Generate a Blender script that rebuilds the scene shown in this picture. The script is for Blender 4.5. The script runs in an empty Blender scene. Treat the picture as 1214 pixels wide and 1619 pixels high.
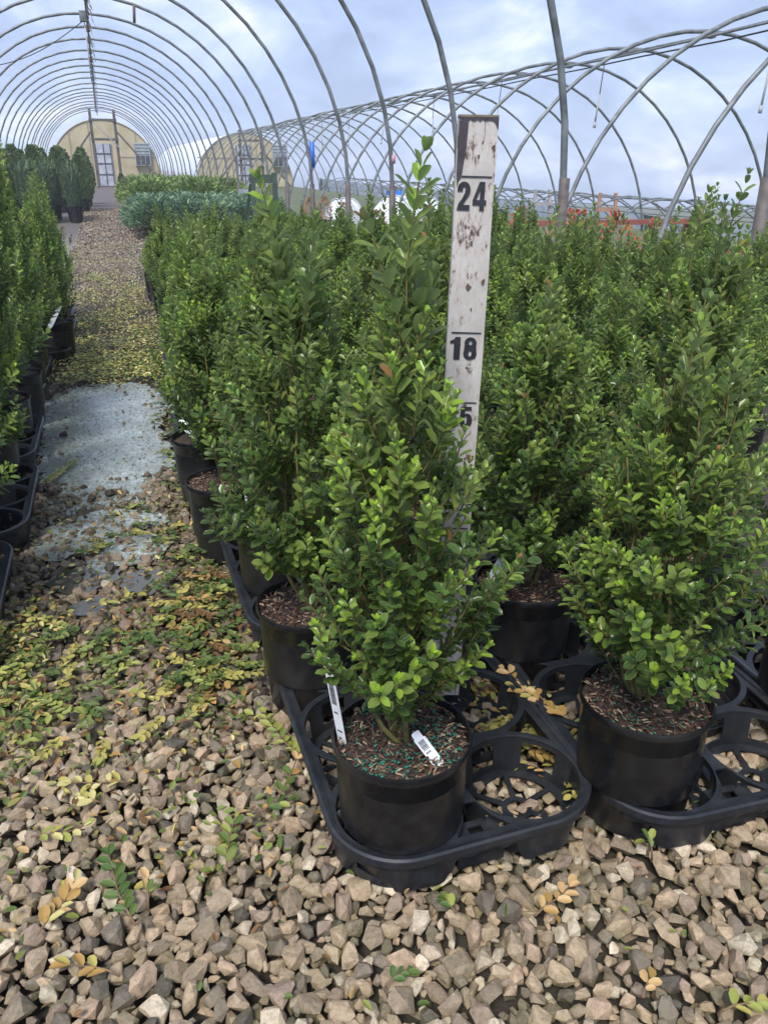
import bpy, bmesh, math, random
import numpy as np
from mathutils import Vector, Matrix
R = math.radians
random.seed(7); rng = np.random.default_rng(7)
S = bpy.context.scene
COL = S.collection
CAM = Vector((0, 0, .765)); PITCH = R(22.9); YAW = R(18.5)

# ------------------------------------------------------------------ camera, sky, sun, exposure
cd = bpy.data.cameras.new('camera'); cam = bpy.data.objects.new('camera', cd); COL.objects.link(cam)
cd.sensor_fit = 'VERTICAL'; cd.sensor_height = 24; cd.lens = 24 * 1216 / 1619
cd.clip_start = .02; cd.clip_end = 1000
cam.location = CAM; cam.rotation_euler = (math.pi / 2 - PITCH, 0, -YAW)
S.camera = cam
SUN_EL, SUN_ROT = R(55), R(215)
w = bpy.data.worlds.new('World'); S.world = w; w.use_nodes = True
nt = w.node_tree; nt.nodes.clear()
def N(t, tree=None, **k):
    n = (tree or nt).nodes.new(t)
    for a, b in k.items(): setattr(n, a, b)
    return n
out = N('ShaderNodeOutputWorld'); bg = N('ShaderNodeBackground'); bg.inputs[1].default_value = .11
sky = N('ShaderNodeTexSky', sky_type='NISHITA'); sky.sun_disc = False; sky.sun_elevation = SUN_EL; sky.sun_rotation = SUN_ROT
tc = N('ShaderNodeTexCoord'); sep = N('ShaderNodeSeparateXYZ'); nt.links.new(tc.outputs['Generated'], sep.inputs[0])
mx = N('ShaderNodeMath', operation='ADD'); mx.inputs[1].default_value = .42; nt.links.new(sep.outputs[2], mx.inputs[0])
mab = N('ShaderNodeMath', operation='MAXIMUM'); mab.inputs[1].default_value = .25; nt.links.new(mx.outputs[0], mab.inputs[0])
cb = N('ShaderNodeCombineXYZ'); 
for i in range(3): nt.links.new(mab.outputs[0], cb.inputs[i])
dv = N('ShaderNodeVectorMath', operation='DIVIDE'); nt.links.new(tc.outputs['Generated'], dv.inputs[0]); nt.links.new(cb.outputs[0], dv.inputs[1])
n1 = N('ShaderNodeTexNoise'); n1.inputs['Scale'].default_value = 3.1; n1.inputs['Detail'].default_value = 7; n1.inputs['Roughness'].default_value = .58; n1.inputs['Distortion'].default_value = .35
nt.links.new(dv.outputs[0], n1.inputs['Vector'])
cr = N('ShaderNodeValToRGB'); nt.links.new(n1.outputs[0], cr.inputs[0])
e = cr.color_ramp.elements
K = 4.35
e[0].position = .36; e[0].color = (.32, .39, .58, 1)
e[1].position = .70; e[1].color = (.80, .83, .90, 1)
q = cr.color_ramp.elements.new(.49); q.color = (.40, .49, .73, 1)
q = cr.color_ramp.elements.new(.58); q.color = (.52, .60, .80, 1)
mul = N('ShaderNodeVectorMath', operation='SCALE'); mul.inputs['Scale'].default_value = K; nt.links.new(cr.outputs[0], mul.inputs[0])
mixs = N('ShaderNodeMix', data_type='RGBA'); mixs.inputs[0].default_value = .93
nt.links.new(sky.outputs[0], mixs.inputs[6]); nt.links.new(mul.outputs[0], mixs.inputs[7])
nt.links.new(mixs.outputs[2], bg.inputs[0]); nt.links.new(bg.outputs[0], out.inputs[0])
sd = bpy.data.lights.new('sun', 'SUN'); so = bpy.data.objects.new('sun', sd); COL.objects.link(so)
sd.energy = 1.5; sd.angle = R(18); sd.color = (1, .97, .92)
dvec = Vector((math.sin(SUN_ROT) * math.cos(SUN_EL), math.cos(SUN_ROT) * math.cos(SUN_EL), math.sin(SUN_EL)))
so.rotation_euler = dvec.to_track_quat('Z', 'Y').to_euler()
S.view_settings.view_transform = 'Standard'; S.view_settings.look = 'None'
S.view_settings.gamma = 1; S.view_settings.exposure = 1.55; S.view_settings.use_curve_mapping = False
S.render.engine = 'CYCLES'
S.cycles.max_bounces = 6; S.cycles.transparent_max_bounces = 6

# ------------------------------------------------------------------ helpers
def proj(P):
    x, y, z = P[0], P[1], P[2] - CAM.z
    fh = x * math.sin(YAW) + y * math.cos(YAW); u = x * math.cos(YAW) - y * math.sin(YAW)
    d = fh * math.cos(PITCH) - z * math.sin(PITCH)
    if d <= .01: return None
    return 607 + 1216 * u / d, 809.5 - 1216 * (fh * math.sin(PITCH) + z * math.cos(PITCH)) / d, d
def sstep(a, b, x):
    t = min(1, max(0, (x - a) / (b - a))); return t * t * (3 - 2 * t)
def ground_z(x, y):
    z = .025 * max(0, min(y, 75) - 12)
    z -= 2.1 * sstep(9.9, 11.2, x)
    if x > 11: z += .0 + .012 * min(y, 12)
    if x > 17.5: z -= .13 * (min(x, 40) - 17.5)
    return z
def tag(o, label=None, cat=None, group=None, kind=None):
    if label: o['label'] = label
    if cat: o['category'] = cat
    if group: o['group'] = group
    if kind: o['kind'] = kind
    return o
def empty(name, loc=(0, 0, 0), rz=0, **k):
    o = bpy.data.objects.new(name, None); COL.objects.link(o); o.empty_display_size = .05
    o.location = loc; o.rotation_euler = (0, 0, rz); return tag(o, **k)
def link(name, me, parent=None, **k):
    o = bpy.data.objects.new(name, me); COL.objects.link(o)
    if parent: o.parent = parent
    return tag(o, **k)
def mesh_np(name, V, F, mat, smooth=True, attrs=None):
    """V (n,3); F list of arrays of faces with the same vertex count (or list of tuples)"""
    me = bpy.data.meshes.new(name)
    V = np.asarray(V, dtype=np.float32)
    if isinstance(F, np.ndarray): F = [F]
    if len(F) and not isinstance(F[0], np.ndarray):
        me.from_pydata(V.tolist(), [], F)
    else:
        tot = np.concatenate([np.full(len(f), f.shape[1], dtype=np.int32) for f in F]); idx = np.concatenate([f.ravel() for f in F]).astype(np.int32)
        me.vertices.add(len(V)); me.vertices.foreach_set('co', V.ravel())
        me.loops.add(len(idx)); me.loops.foreach_set('vertex_index', idx)
        me.polygons.add(len(tot)); st = np.zeros(len(tot), dtype=np.int32); st[1:] = np.cumsum(tot)[:-1]
        me.polygons.foreach_set('loop_start', st); me.polygons.foreach_set('loop_total', tot)
    for nm, a in (attrs or {}).items():
        a = np.asarray(a, dtype=np.float32)
        if a.ndim == 1:
            at = me.attributes.new(nm, 'FLOAT', 'POINT'); at.data.foreach_set('value', a)
        else:
            at = me.attributes.new(nm, 'FLOAT_COLOR', 'POINT')
            b = np.ones((len(a), 4), dtype=np.float32); b[:, :3] = a; at.data.foreach_set('color', b.ravel())
    me.update(calc_edges=True); me.validate()
    me.polygons.foreach_set('use_smooth', [smooth] * len(me.polygons))
    if mat: me.materials.append(mat)
    return me
class MB:
    def __init__(s): s.v = []; s.f = []
    def add(s, v, f):
        b = len(s.v); s.v += [tuple(p) for p in v]; s.f += [tuple(i + b for i in q) for q in f]; return s
    def box(s, x0, x1, y0, y1, z0, z1, M=None):
        v = [Vector(p) for p in ((x0,y0,z0),(x1,y0,z0),(x1,y1,z0),(x0,y1,z0),(x0,y0,z1),(x1,y0,z1),(x1,y1,z1),(x0,y1,z1))]
        if M: v = [M @ p for p in v]
        return s.add(v, [(0,3,2,1),(4,5,6,7),(0,1,5,4),(1,2,6,5),(2,3,7,6),(3,0,4,7)])
    def bar(s, a, b, wx, wy, up=(0, 0, 1)):
        a = Vector(a); b = Vector(b); d = (b - a); L = d.length; d.normalize(); u = Vector(up)
        if abs(d.dot(u)) > .95: u = Vector((0, 1, 0))
        x = d.cross(u).normalized(); y = x.cross(d)
        v = [a + x * i * wx / 2 + y * j * wy / 2 + d * k for k in (0, L) for i, j in ((-1,-1),(1,-1),(1,1),(-1,1))]
        return s.add(v, [(3,2,1,0),(4,5,6,7),(0,1,5,4),(1,2,6,5),(2,3,7,6),(3,0,4,7)])
    def tube(s, pts, r, n=8, cap=True):
        pts = [Vector(p) for p in pts]; m = len(pts)
        rr = r if isinstance(r, (list, tuple)) else [r] * m
        up = None; vs = []
        for i, p in enumerate(pts):
            d = (pts[min(i + 1, m - 1)] - pts[max(i - 1, 0)]).normalized()
            if up is None:
                up = Vector((0, 0, 1)) if abs(d.z) < .9 else Vector((1, 0, 0))
            x = d.cross(up).normalized(); y = x.cross(d).normalized(); up = y
            for k in range(n):
                a = 2 * math.pi * k / n; vs.append(p + (x * math.cos(a) + y * math.sin(a)) * rr[i])
        fs = [(i*n+k, i*n+(k+1)%n, (i+1)*n+(k+1)%n, (i+1)*n+k) for i in range(m-1) for k in range(n)]
        if cap: fs += [tuple(range(n))[::-1], tuple(range((m-1)*n, m*n))]
        return s.add(vs, fs)
    def lathe(s, prof, n=40, c=(0, 0), close=False):
        m = len(prof)
        v = [(c[0] + r * math.cos(2*math.pi*k/n), c[1] + r * math.sin(2*math.pi*k/n), z) for r, z in prof for k in range(n)]
        f = [(i*n+k, i*n+(k+1)%n, (i+1)*n+(k+1)%n, (i+1)*n+k) for i in range(m-1) for k in range(n)]
        return s.add(v, f)
    def mesh(s, name, mat, smooth=False, auto=None):
        me = mesh_np(name, s.v, s.f, mat, smooth)
        if auto:
            me.polygons.foreach_set('use_smooth', [True] * len(me.polygons))
            bm = bmesh.new(); bm.from_mesh(me)
            for ed in bm.edges:
                if len(ed.link_faces) == 2 and ed.calc_face_angle(0) > R(auto): ed.smooth = False
            bm.to_mesh(me); bm.free()
        return me
    def build(s, name, mat, parent=None, smooth=False, auto=None, **k):
        return link(name, s.mesh(name, mat, smooth, auto), parent, **k)

# ------------------------------------------------------------------ materials
def newmat(name):
    m = bpy.data.materials.new(name); m.use_nodes = True
    t = m.node_tree; b = t.nodes['Principled BSDF']; return m, t, b
def noise(t, scale, detail=4, rough=.55, coord='Object', vec=None):
    c = N('ShaderNodeTexCoord', t); n = N('ShaderNodeTexNoise', t)
    n.inputs['Scale'].default_value = scale; n.inputs['Detail'].default_value = detail; n.inputs['Roughness'].default_value = rough
    t.links.new(vec or c.outputs[coord], n.inputs['Vector']); return n
def ramp(t, src, stops):
    r = N('ShaderNodeValToRGB', t); t.links.new(src, r.inputs[0]); el = r.color_ramp.elements
    while len(el) > 1: el.remove(el[-1])
    el[0].position = stops[0][0]; el[0].color = (*stops[0][1], 1)
    for p, c in stops[1:]:
        x = el.new(p); x.color = (*c, 1)
    return r
def mixc(t, f, a, b, mode='MIX'):
    m = N('ShaderNodeMix', t, data_type='RGBA', blend_type=mode)
    for i, s_ in ((0, f), (6, a), (7, b)):
        if isinstance(s_, (int, float)): m.inputs[i].default_value = s_
        elif isinstance(s_, tuple): m.inputs[i].default_value = (*s_, 1)
        else: t.links.new(s_, m.inputs[i])
    return m.outputs[2]
def bump(t, b, h, strength=.3, dist=.01):
    n = N('ShaderNodeBump', t); n.inputs['Strength'].default_value = strength; n.inputs['Distance'].default_value = dist
    t.links.new(h, n.inputs['Height']); t.links.new(n.outputs[0], b.inputs['Normal'])
def simple(name, c1, c2, scale=30, rough=.5, bs=.2, bd=.002, metal=0, spec=.5, rr=None, detail=5):
    m, t, b = newmat(name); n = noise(t, scale, detail)
    r = ramp(t, n.outputs[0], [(.3, c1), (.7, c2)]); t.links.new(r.outputs[0], b.inputs['Base Color'])
    b.inputs['Roughness'].default_value = rough; b.inputs['Metallic'].default_value = metal; b.inputs['Specular IOR Level'].default_value = spec
    if rr:
        n2 = noise(t, scale * 2.3, 6); mr = N('ShaderNodeMapRange', t); t.links.new(n2.outputs[0], mr.inputs[0])
        mr.inputs[1].default_value = .3; mr.inputs[2].default_value = .7; mr.inputs[3].default_value = rr[0]; mr.inputs[4].default_value = rr[1]
        t.links.new(mr.outputs[0], b.inputs['Roughness'])
    if bs: bump(t, b, n.outputs[0], bs, bd)
    return m
M = {}
M['pipe'] = simple('galvanised_pipe', (.09, .10, .10), (.25, .265, .27), 8, .5, .1, .001, .25, rr=(.4, .65))
M['post'] = simple('rusty_post', (.07, .06, .055), (.15, .13, .12), 22, .7, .3, .002, .2)
M['timber'] = simple('weathered_timber', (.055, .05, .042), (.12, .105, .085), 9, .8, .4, .004)
M['greentimber'] = simple('green_timber', (.035, .06, .045), (.06, .095, .07), 12, .7, .3, .003)
M['orangetimber'] = simple('orange_timber', (.3, .16, .1), (.42, .25, .16), 9, .8, .3, .003)
M['greytimber'] = simple('grey_timber', (.28, .27, .25), (.4, .38, .36), 9, .8, .3, .003)
M['redrail'] = simple('red_rail', (.22, .07, .05), (.3, .1, .08), 9, .8, .3, .003)
M['ply'] = simple('beige_panel', (.36, .30, .18), (.52, .44, .28), 1.7, .7, .1, .003)
M['seam'] = simple('panel_seam', (.26, .22, .15), (.34, .29, .2), 6, .7, .1, .003)
M['film'] = simple('white_film', (.62, .66, .72), (.78, .82, .88), .8, .35, .15, .03)
M['door'] = simple('white_door', (.26, .28, .33), (.5, .52, .57), 5, .5, .1, .003)
M['dark'] = simple('dark_gap', (.03, .035, .045), (.06, .065, .08), 5, .6, 0)
M['vent'] = simple('vent_steel', (.32, .36, .38), (.5, .54, .56), 6, .45, .1, .002, .4)
M['cloth'] = simple('shade_cloth', (.12, .15, .19), (.22, .26, .31), 2.2, .9, .1, .01)
M['tape_blue'] = simple('blue_tape', (.03, .12, .5), (.05, .18, .62), 9, .5, 0)
M['tape_pink'] = simple('pink_tape', (.5, .2, .25), (.6, .3, .35), 9, .5, 0)
M['white_plastic'] = simple('white_plastic', (.66, .68, .70), (.82, .83, .84), 40, .35, .05, .0005)
M['ink'] = simple('black_ink', (.012, .012, .016), (.03, .03, .035), 160, .5, .2, .0003)
M['bead'] = simple('fertiliser_bead', (.01, .13, .085), (.02, .22, .15), 300, .35, 0)
M['strip'] = simple('film_strip', (.3, .3, .33), (.6, .6, .64), 12, .5, .2, .004)
M['sprink'] = simple('sprinkler', (.34, .34, .36), (.5, .5, .52), 20, .5, 0)
def mk_plastic(name, base, r0, r1, dirt=.5):
    m, t, b = newmat(name); n = noise(t, 55, 8, .65); n2 = noise(t, 9, 5)
    c = ramp(t, n.outputs[0], [(.45, base), (.72, tuple(x * 1.9 + .004 for x in base)), (.76, (.16, .145, .12))])
    c2 = mixc(t, ramp(t, n2.outputs[0], [(.45, (0,)*3), (.75, (dirt,)*3)]).outputs[0], c.outputs[0], (.045, .043, .038))
    t.links.new(c2, b.inputs['Base Color'])
    mr = N('ShaderNodeMapRange', t); t.links.new(n2.outputs[0], mr.inputs[0]); mr.inputs[1].default_value = .3; mr.inputs[2].default_value = .7
    mr.inputs[3].default_value = r0; mr.inputs[4].default_value = r1; t.links.new(mr.outputs[0], b.inputs['Roughness'])
    bump(t, b, n.outputs[0], .12, .0006); return m
M['pot'] = mk_plastic('black_pot_plastic', (.006, .006, .007), .20, .45, .55)
M['tray'] = mk_plastic('black_tray_plastic', (.012, .014, .018), .30, .5, .35)
def mk_soil():
    m, t, b = newmat('potting_bark'); n = noise(t, 160, 6, .7); 
    r = ramp(t, n.outputs[0], [(.3, (.008, .006, .005)), (.5, (.04, .026, .018)), (.62, (.10, .06, .04)), (.75, (.24, .17, .11))])
    t.links.new(r.outputs[0], b.inputs['Base Color']); b.inputs['Roughness'].default_value = .85; bump(t, b, n.outputs[0], .8, .004); return m
M['soil'] = mk_soil()
def mk_flake():
    m, t, b = newmat('bark_flakes'); a = N('ShaderNodeAttribute', t, attribute_name='tint')
    r = ramp(t, a.outputs['Fac'], [(0, (.015, .01, .008)), (.4, (.07, .035, .022)), (.7, (.17, .09, .055)), (1, (.42, .31, .2))])
    t.links.new(r.outputs[0], b.inputs['Base Color']); b.inputs['Roughness'].default_value = .75; return m
M['flake'] = mk_flake()
def mk_leaf(name, rough=.28, transl=.22, edge=.6, spec=.5):
    m, t, b = newmat(name)
    a = N('ShaderNodeAttribute', t, attribute_name='col'); ed = N('ShaderNodeAttribute', t, attribute_name='edge')
    oi = N('ShaderNodeObjectInfo', t)
    geo = N('ShaderNodeNewGeometry', t)
    n = noise(t, 70, 3)
    c0 = mixc(t, ramp(t, n.outputs[0], [(.35, (0,)*3), (.7, (.35,)*3)]).outputs[0], a.outputs['Color'], (.13, .17, .035))
    er = ramp(t, ed.outputs['Fac'], [(.80, (0,)*3), (1, (edge,)*3)])
    c1 = mixc(t, er.outputs[0], c0, (.36, .40, .14))
    mr = ramp(t, ed.outputs['Fac'], [(0, (.35,)*3), (.09, (0,)*3)])
    c2 = mixc(t, mr.outputs[0], c1, (.22, .3, .08))
    c3 = mixc(t, geo.outputs['Backfacing'], c2, mixc(t, .62, c2, (.24, .33, .14)))
    t.links.new(c3, b.inputs['Base Color'])
    b.inputs['Roughness'].default_value = rough; b.inputs['Specular IOR Level'].default_value = spec
    tr = N('ShaderNodeBsdfTranslucent', t); t.links.new(c3, tr.inputs[0]); ms = N('ShaderNodeMixShader', t); ms.inputs[0].default_value = transl
    t.links.new(b.outputs[0], ms.inputs[1]); t.links.new(tr.outputs[0], ms.inputs[2]); t.links.new(ms.outputs[0], t.nodes['Material Output'].inputs[0])
    return m
M['leaf'] = mk_leaf('boxwood_leaf', .28, .42, .7, .5); M['litter'] = mk_leaf('fallen_leaf', .5, .15, .35, .35); M['needle'] = mk_leaf('conifer_foliage', .6, .15, 0, .3)
M['stem'] = simple('boxwood_stem', (.07, .075, .02), (.20, .16, .05), 90, .65, .5, .0015)
M['twig'] = simple('dry_twig', (.10, .06, .035), (.24, .15, .08), 90, .75, .3, .001)
def mk_stone():
    m, t, b = newmat('limestone_gravel')
    a = N('ShaderNodeAttribute', t, attribute_name='tint'); wet = N('ShaderNodeAttribute', t, attribute_name='wet')
    r = ramp(t, a.outputs['Fac'], [(0, (.08, .075, .065)), (.12, (.20, .175, .145)), (.28, (.33, .27, .20)), (.42, (.47, .375, .265)), (.54, (.24, .20, .165)), (.66, (.36, .275, .22)), (.78, (.52, .40, .28)), (.9, (.46, .42, .34)), (1, (.70, .62, .50))])
    gp = N('ShaderNodeNewGeometry', t).outputs['Position']
    n = noise(t, 130, 9, .72, vec=gp); n2 = noise(t, 22, 4, vec=gp)
    c = mixc(t, .85, r.outputs[0], ramp(t, n.outputs[0], [(.28, (.45, .42, .38)), (.5, (.92, .9, .87)), (.72, (1.25, 1.22, 1.18))]).outputs[0], 'MULTIPLY')
    # greenish algae on the lower flanks of some stones (dirt of its own, low on the stone)
    geo = N('ShaderNodeNewGeometry', t); sp = N('ShaderNodeSeparateXYZ', t); t.links.new(geo.outputs['Position'], sp.inputs[0])
    low = N('ShaderNodeMapRange', t); t.links.new(sp.outputs[2], low.inputs[0]); low.inputs[1].default_value = .020; low.inputs[2].default_value = -.004; low.inputs[3].default_value = 0; low.inputs[4].default_value = .75
    gm = N('ShaderNodeMath', t, operation='MULTIPLY'); t.links.new(low.outputs[0], gm.inputs[0]); t.links.new(ramp(t, n2.outputs[0], [(.35, (0,)*3), (.62, (1,)*3)]).outputs[0], gm.inputs[1])
    vc = N('ShaderNodeTexVoronoi', t, feature='DISTANCE_TO_EDGE'); vc.inputs['Scale'].default_value = 150; t.links.new(gp, vc.inputs['Vector'])
    c = mixc(t, ramp(t, vc.outputs[0], [(0, (.4,)*3), (.06, (0,)*3)]).outputs[0], c, mixc(t, 1.0, c, (.5, .47, .42), 'MULTIPLY'))
    c = mixc(t, 1.0, c, (1.12, 1.07, 1.0), 'MULTIPLY')
    c = mixc(t, gm.outputs[0], c, (.17, .155, .06))
    c = mixc(t, wet.outputs['Fac'], c, mixc(t, 1.0, c, (.44, .43, .42), 'MULTIPLY'))
    t.links.new(c, b.inputs['Base Color'])
    mr = N('ShaderNodeMapRange', t); t.links.new(wet.outputs['Fac'], mr.inputs[0]); mr.inputs[3].default_value = .55; mr.inputs[4].default_value = .25; t.links.new(mr.outputs[0], b.inputs['Roughness'])
    bump(t, b, n.outputs[0], .9, .0045); return m
M['stone'] = mk_stone()
def mk_ground():
    m, t, b = newmat('ground_dirt'); c = N('ShaderNodeTexCoord', t); sp = N('ShaderNodeSeparateXYZ', t); t.links.new(c.outputs['Object'], sp.inputs[0])
    n = noise(t, 28, 8, .7); n2 = noise(t, 1.3, 5); vo = N('ShaderNodeTexVoronoi', t); vo.inputs['Scale'].default_value = 34; t.links.new(c.outputs['Object'], vo.inputs['Vector'])
    grey = ramp(t, n.outputs[0], [(.32, (.07, .06, .052)), (.5, (.19, .165, .14)), (.7, (.38, .33, .29))])
    mulch = ramp(t, n.outputs[0], [(.3, (.05, .042, .038)), (.55, (.13, .11, .098)), (.75, (.27, .235, .21))])
    near = (.050, .042, .028)
    mr = N('ShaderNodeMapRange', t); t.links.new(sp.outputs[1], mr.inputs[0]); mr.inputs[1].default_value = 8.5; mr.inputs[2].default_value = 10.5
    base = mixc(t, mr.outputs[0], near, grey.outputs[0])
    mr2 = N('ShaderNodeMapRange', t); t.links.new(sp.outputs[1], mr2.inputs[0]); mr2.inputs[1].default_value = 12.0; mr2.inputs[2].default_value = 14.5
    base = mixc(t, mr2.outputs[0], base, mulch.outputs[0])
    # grass outside the houses
    gx = N('ShaderNodeMapRange', t); t.links.new(sp.outputs[0], gx.inputs[0]); gx.inputs[1].default_value = 2.5; gx.inputs[2].default_value = 3.2
    grass = ramp(t, n.outputs[0], [(.3, (.05, .07, .02)), (.6, (.12, .16, .05)), (.75, (.24, .24, .10))])
    gm = N('ShaderNodeMath', t, operation='MULTIPLY'); t.links.new(gx.outputs[0], gm.inputs[0]); t.links.new(ramp(t, n2.outputs[0], [(.38, (.3,)*3), (.6, (1,)*3)]).outputs[0], gm.inputs[1])
    base = mixc(t, gm.outputs[0], base, grass.outputs[0])
    t.links.new(base, b.inputs['Base Color']); b.inputs['Roughness'].default_value = .8
    bump(t, b, n.outputs[0], .8, .02); return m
M['ground'] = mk_ground()
def mk_puddle():
    m, t, b = newmat('pale_shallow_water'); c = N('ShaderNodeTexCoord', t)
    mp = N('ShaderNodeMapping', t); mp.inputs['Scale'].default_value = (1, .45, 1); t.links.new(c.outputs['Object'], mp.inputs[0])
    n = noise(t, 120, 6, .7, vec=mp.outputs[0]); n2 = noise(t, 9, 4)
    r = ramp(t, n.outputs[0], [(.30, (.07, .085, .07)), (.42, (.17, .20, .17)), (.55, (.32, .36, .325)), (.70, (.55, .59, .55))])  # base colour mottled from dark to pale grey-green
    c2 = mixc(t, ramp(t, n2.outputs[0], [(.42, (0,)*3), (.62, (.75,)*3)]).outputs[0], r.outputs[0], (.17, .19, .15))
    t.links.new(c2, b.inputs['Base Color']); b.inputs['Roughness'].default_value = .16
    b.inputs['Specular IOR Level'].default_value = .7
    bump(t, b, n.outputs[0], .35, .003); return m
M['puddle'] = mk_puddle()
def mk_water():
    m, t, b = newmat('clear_puddle_film'); b.inputs['Base Color'].default_value = (.05, .05, .042, 1); b.inputs['Roughness'].default_value = .06
    b.inputs['Specular IOR Level'].default_value = .8
    n = noise(t, 40, 3); bump(t, b, n.outputs[0], .15, .002); return m
M['water'] = mk_water()
def mk_board():
    m, t, b = newmat('flaking_white_paint')
    c = N('ShaderNodeTexCoord', t); mp = N('ShaderNodeMapping', t); mp.inputs['Scale'].default_value = (1, 1, .35); t.links.new(c.outputs['Object'], mp.inputs[0])
    n = noise(t, 190, 8, .75, vec=mp.outputs[0]); n2 = noise(t, 28, 5); n3 = noise(t, 700, 2, vec=mp.outputs[0])
    fl = N('ShaderNodeMath', t, operation='MULTIPLY_ADD'); t.links.new(n2.outputs[0], fl.inputs[0]); fl.inputs[1].default_value = .55; t.links.new(n.outputs[0], fl.inputs[2])
    white = ramp(t, n2.outputs[0], [(.3, (.42, .385, .35)), (.7, (.60, .57, .53))])
    msk = ramp(t, fl.outputs[0], [(.87, (0,)*3), (.92, (1,)*3)])
    msk2 = ramp(t, fl.outputs[0], [(.74, (0,)*3), (.88, (.65,)*3)])
    c1 = mixc(t, msk2.outputs[0], white.outputs[0], (.40, .32, .27)); c2 = mixc(t, msk.outputs[0], c1, (.085, .06, .05))
    t.links.new(c2, b.inputs['Base Color']); b.inputs['Roughness'].default_value = .6
    bump(t, b, fl.outputs[0], .4, -.001); return m
M['board'] = mk_board()
M['rawwood'] = simple('dark_raw_wood', (.035, .03, .04), (.075, .06, .065), 60, .85, .4, .001)
M['endwood'] = simple('end_grain', (.12, .10, .06), (.24, .2, .13), 120, .85, .6, .001)
M['woods'] = simple('far_woods', (.025, .045, .035), (.06, .09, .06), .7, .95, .4, .2)
M['bark'] = simple('bark', (.06, .045, .035), (.12, .09, .07), 40, .8, .4, .003)

# ------------------------------------------------------------------ terrain
xs = np.concatenate([np.arange(-40, -3, 3.), np.arange(-3, 3, .25), np.arange(3, 20, .7), np.arange(20, 121, 6.)])
ys = np.concatenate([np.arange(-3, 12, .5), np.arange(12, 60, 1.5), np.arange(60, 241, 8.)])
V = [(x, y, ground_z(x, y) - .016) for y in ys for x in xs]; nx = len(xs)
F = [(j*nx+i, j*nx+i+1, (j+1)*nx+i+1, (j+1)*nx+i) for j in range(len(ys)-1) for i in range(nx-1)]
ground = link('ground', mesh_np('ground', V, F, M['ground'], True)); tag(ground, kind='structure')

# ------------------------------------------------------------------ hoop houses
def hoop_house(name, label, cx, r, zc, y0, n, dy, ridge_drop, post_top=None, tube_r=.024, group='bare steel hoop house frames', zfun=None, step=24, gx=None, jit=.02):
    t = empty(name, (cx, y0, 0), label=label, cat='greenhouse frame', group=group)
    rd = random.Random(int(cx * 10) + 3)
    tops = []
    for k in range(n):
        y = k * dy; gz = zfun(y0 + y)
        j = rd.uniform(-jit, jit); jr = rd.uniform(-jit, jit)
        g = [ground_z(cx + s * r, y0 + y) for s in (-1, 1)]
        pts = []
        c = gz + zc + j
        if zc > .1:
            pts.append((-r - jr, y, gz + zc + j - .35))
            a0 = 0
        else: a0 = math.asin(min(.95, (min(g) - c - .05) / r)) if (min(g) - c) > 0 else 0
        if zc <= .1 and (min(g) - c) <= 0: pts.append((-r, y, min(g) - .05))
        for i in range(step + 1):
            a = math.pi - a0 - (math.pi - 2 * a0) * i / step
            pts.append(((r + jr) * math.cos(a), y + .012 * math.sin(5 * a + k), c + r * math.sin(a)))
        if zc > .1: pts.append((r + jr, y, gz + zc + j - .35))
        elif (min(g) - c) <= 0: pts.append((r, y, min(g) - .05))
        lod = 8 if k < 10 else 6
        h = MB().tube(pts, tube_r, lod).build('hoop', M['pipe'], t, True)
        tops.append((0, y, c + r))
        if post_top:
            for s in (-1, 1):
                MB().tube([(s * (r + jr), y, gz - .05), (s * (r + jr), y, gz + post_top + rd.uniform(-.02, .03))], tube_r * 1.5, 10).build('ground_post', M['post'], h, True)
    return t, tops
def lift(y): return .025 * max(0, y - 12)
h1, tops1 = hoop_house('hoop_house_frame', 'tall bare hoop house frame arching over the gravel aisle and boxwood rows', .07, 2.43, .765, 2.67, 26, 1.52, 0, .79, .0205, zfun=lift)
# ridge pipe and rags of old film along it
MB().tube([(0, y, z - .05) for _, y, z in tops1], .017, 6).build('ridge_pipe', M['pipe'], h1, True)
mb = MB(); rd = random.Random(4)
for k in range(5, 25):
    y, z = tops1[k][1], tops1[k][2]; y2, z2 = tops1[k+1][1], tops1[k+1][2]
    for q in range(7):
        f = q / 7; f2 = (q + 1) / 7
        x = rd.uniform(-.03, .05); d = rd.uniform(.03, .13)
        mb.add([(x, y + (y2-y)*f, z + (z2-z)*f - .05), (x + .02, y + (y2-y)*f2, z + (z2-z)*f2 - .05), (x + .05 + .02*rd.random(), y + (y2-y)*f2, z + (z2-z)*f2 - .06 - d), (x + .03, y + (y2-y)*f, z + (z2-z)*f - .05 - d * rd.random())], [(0, 1, 2, 3)])
mb.build('film_rag', M['strip'], h1)
for k in range(6, 26):
    y, z = tops1[k][1], tops1[k][2]
    MB().box(-.03, .03, y - .035, y + .035, z - .07, z + .028).build('clamp', M['post'], h1)
    if k % 3 == 0: MB().tube([(.01, y + .1, z - .08), (.02 + rd.uniform(-.03, .03), y + .1, z - rd.uniform(.25, .5))], .006, 5).build('wire_tail', M['ink'], h1, True)
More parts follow.
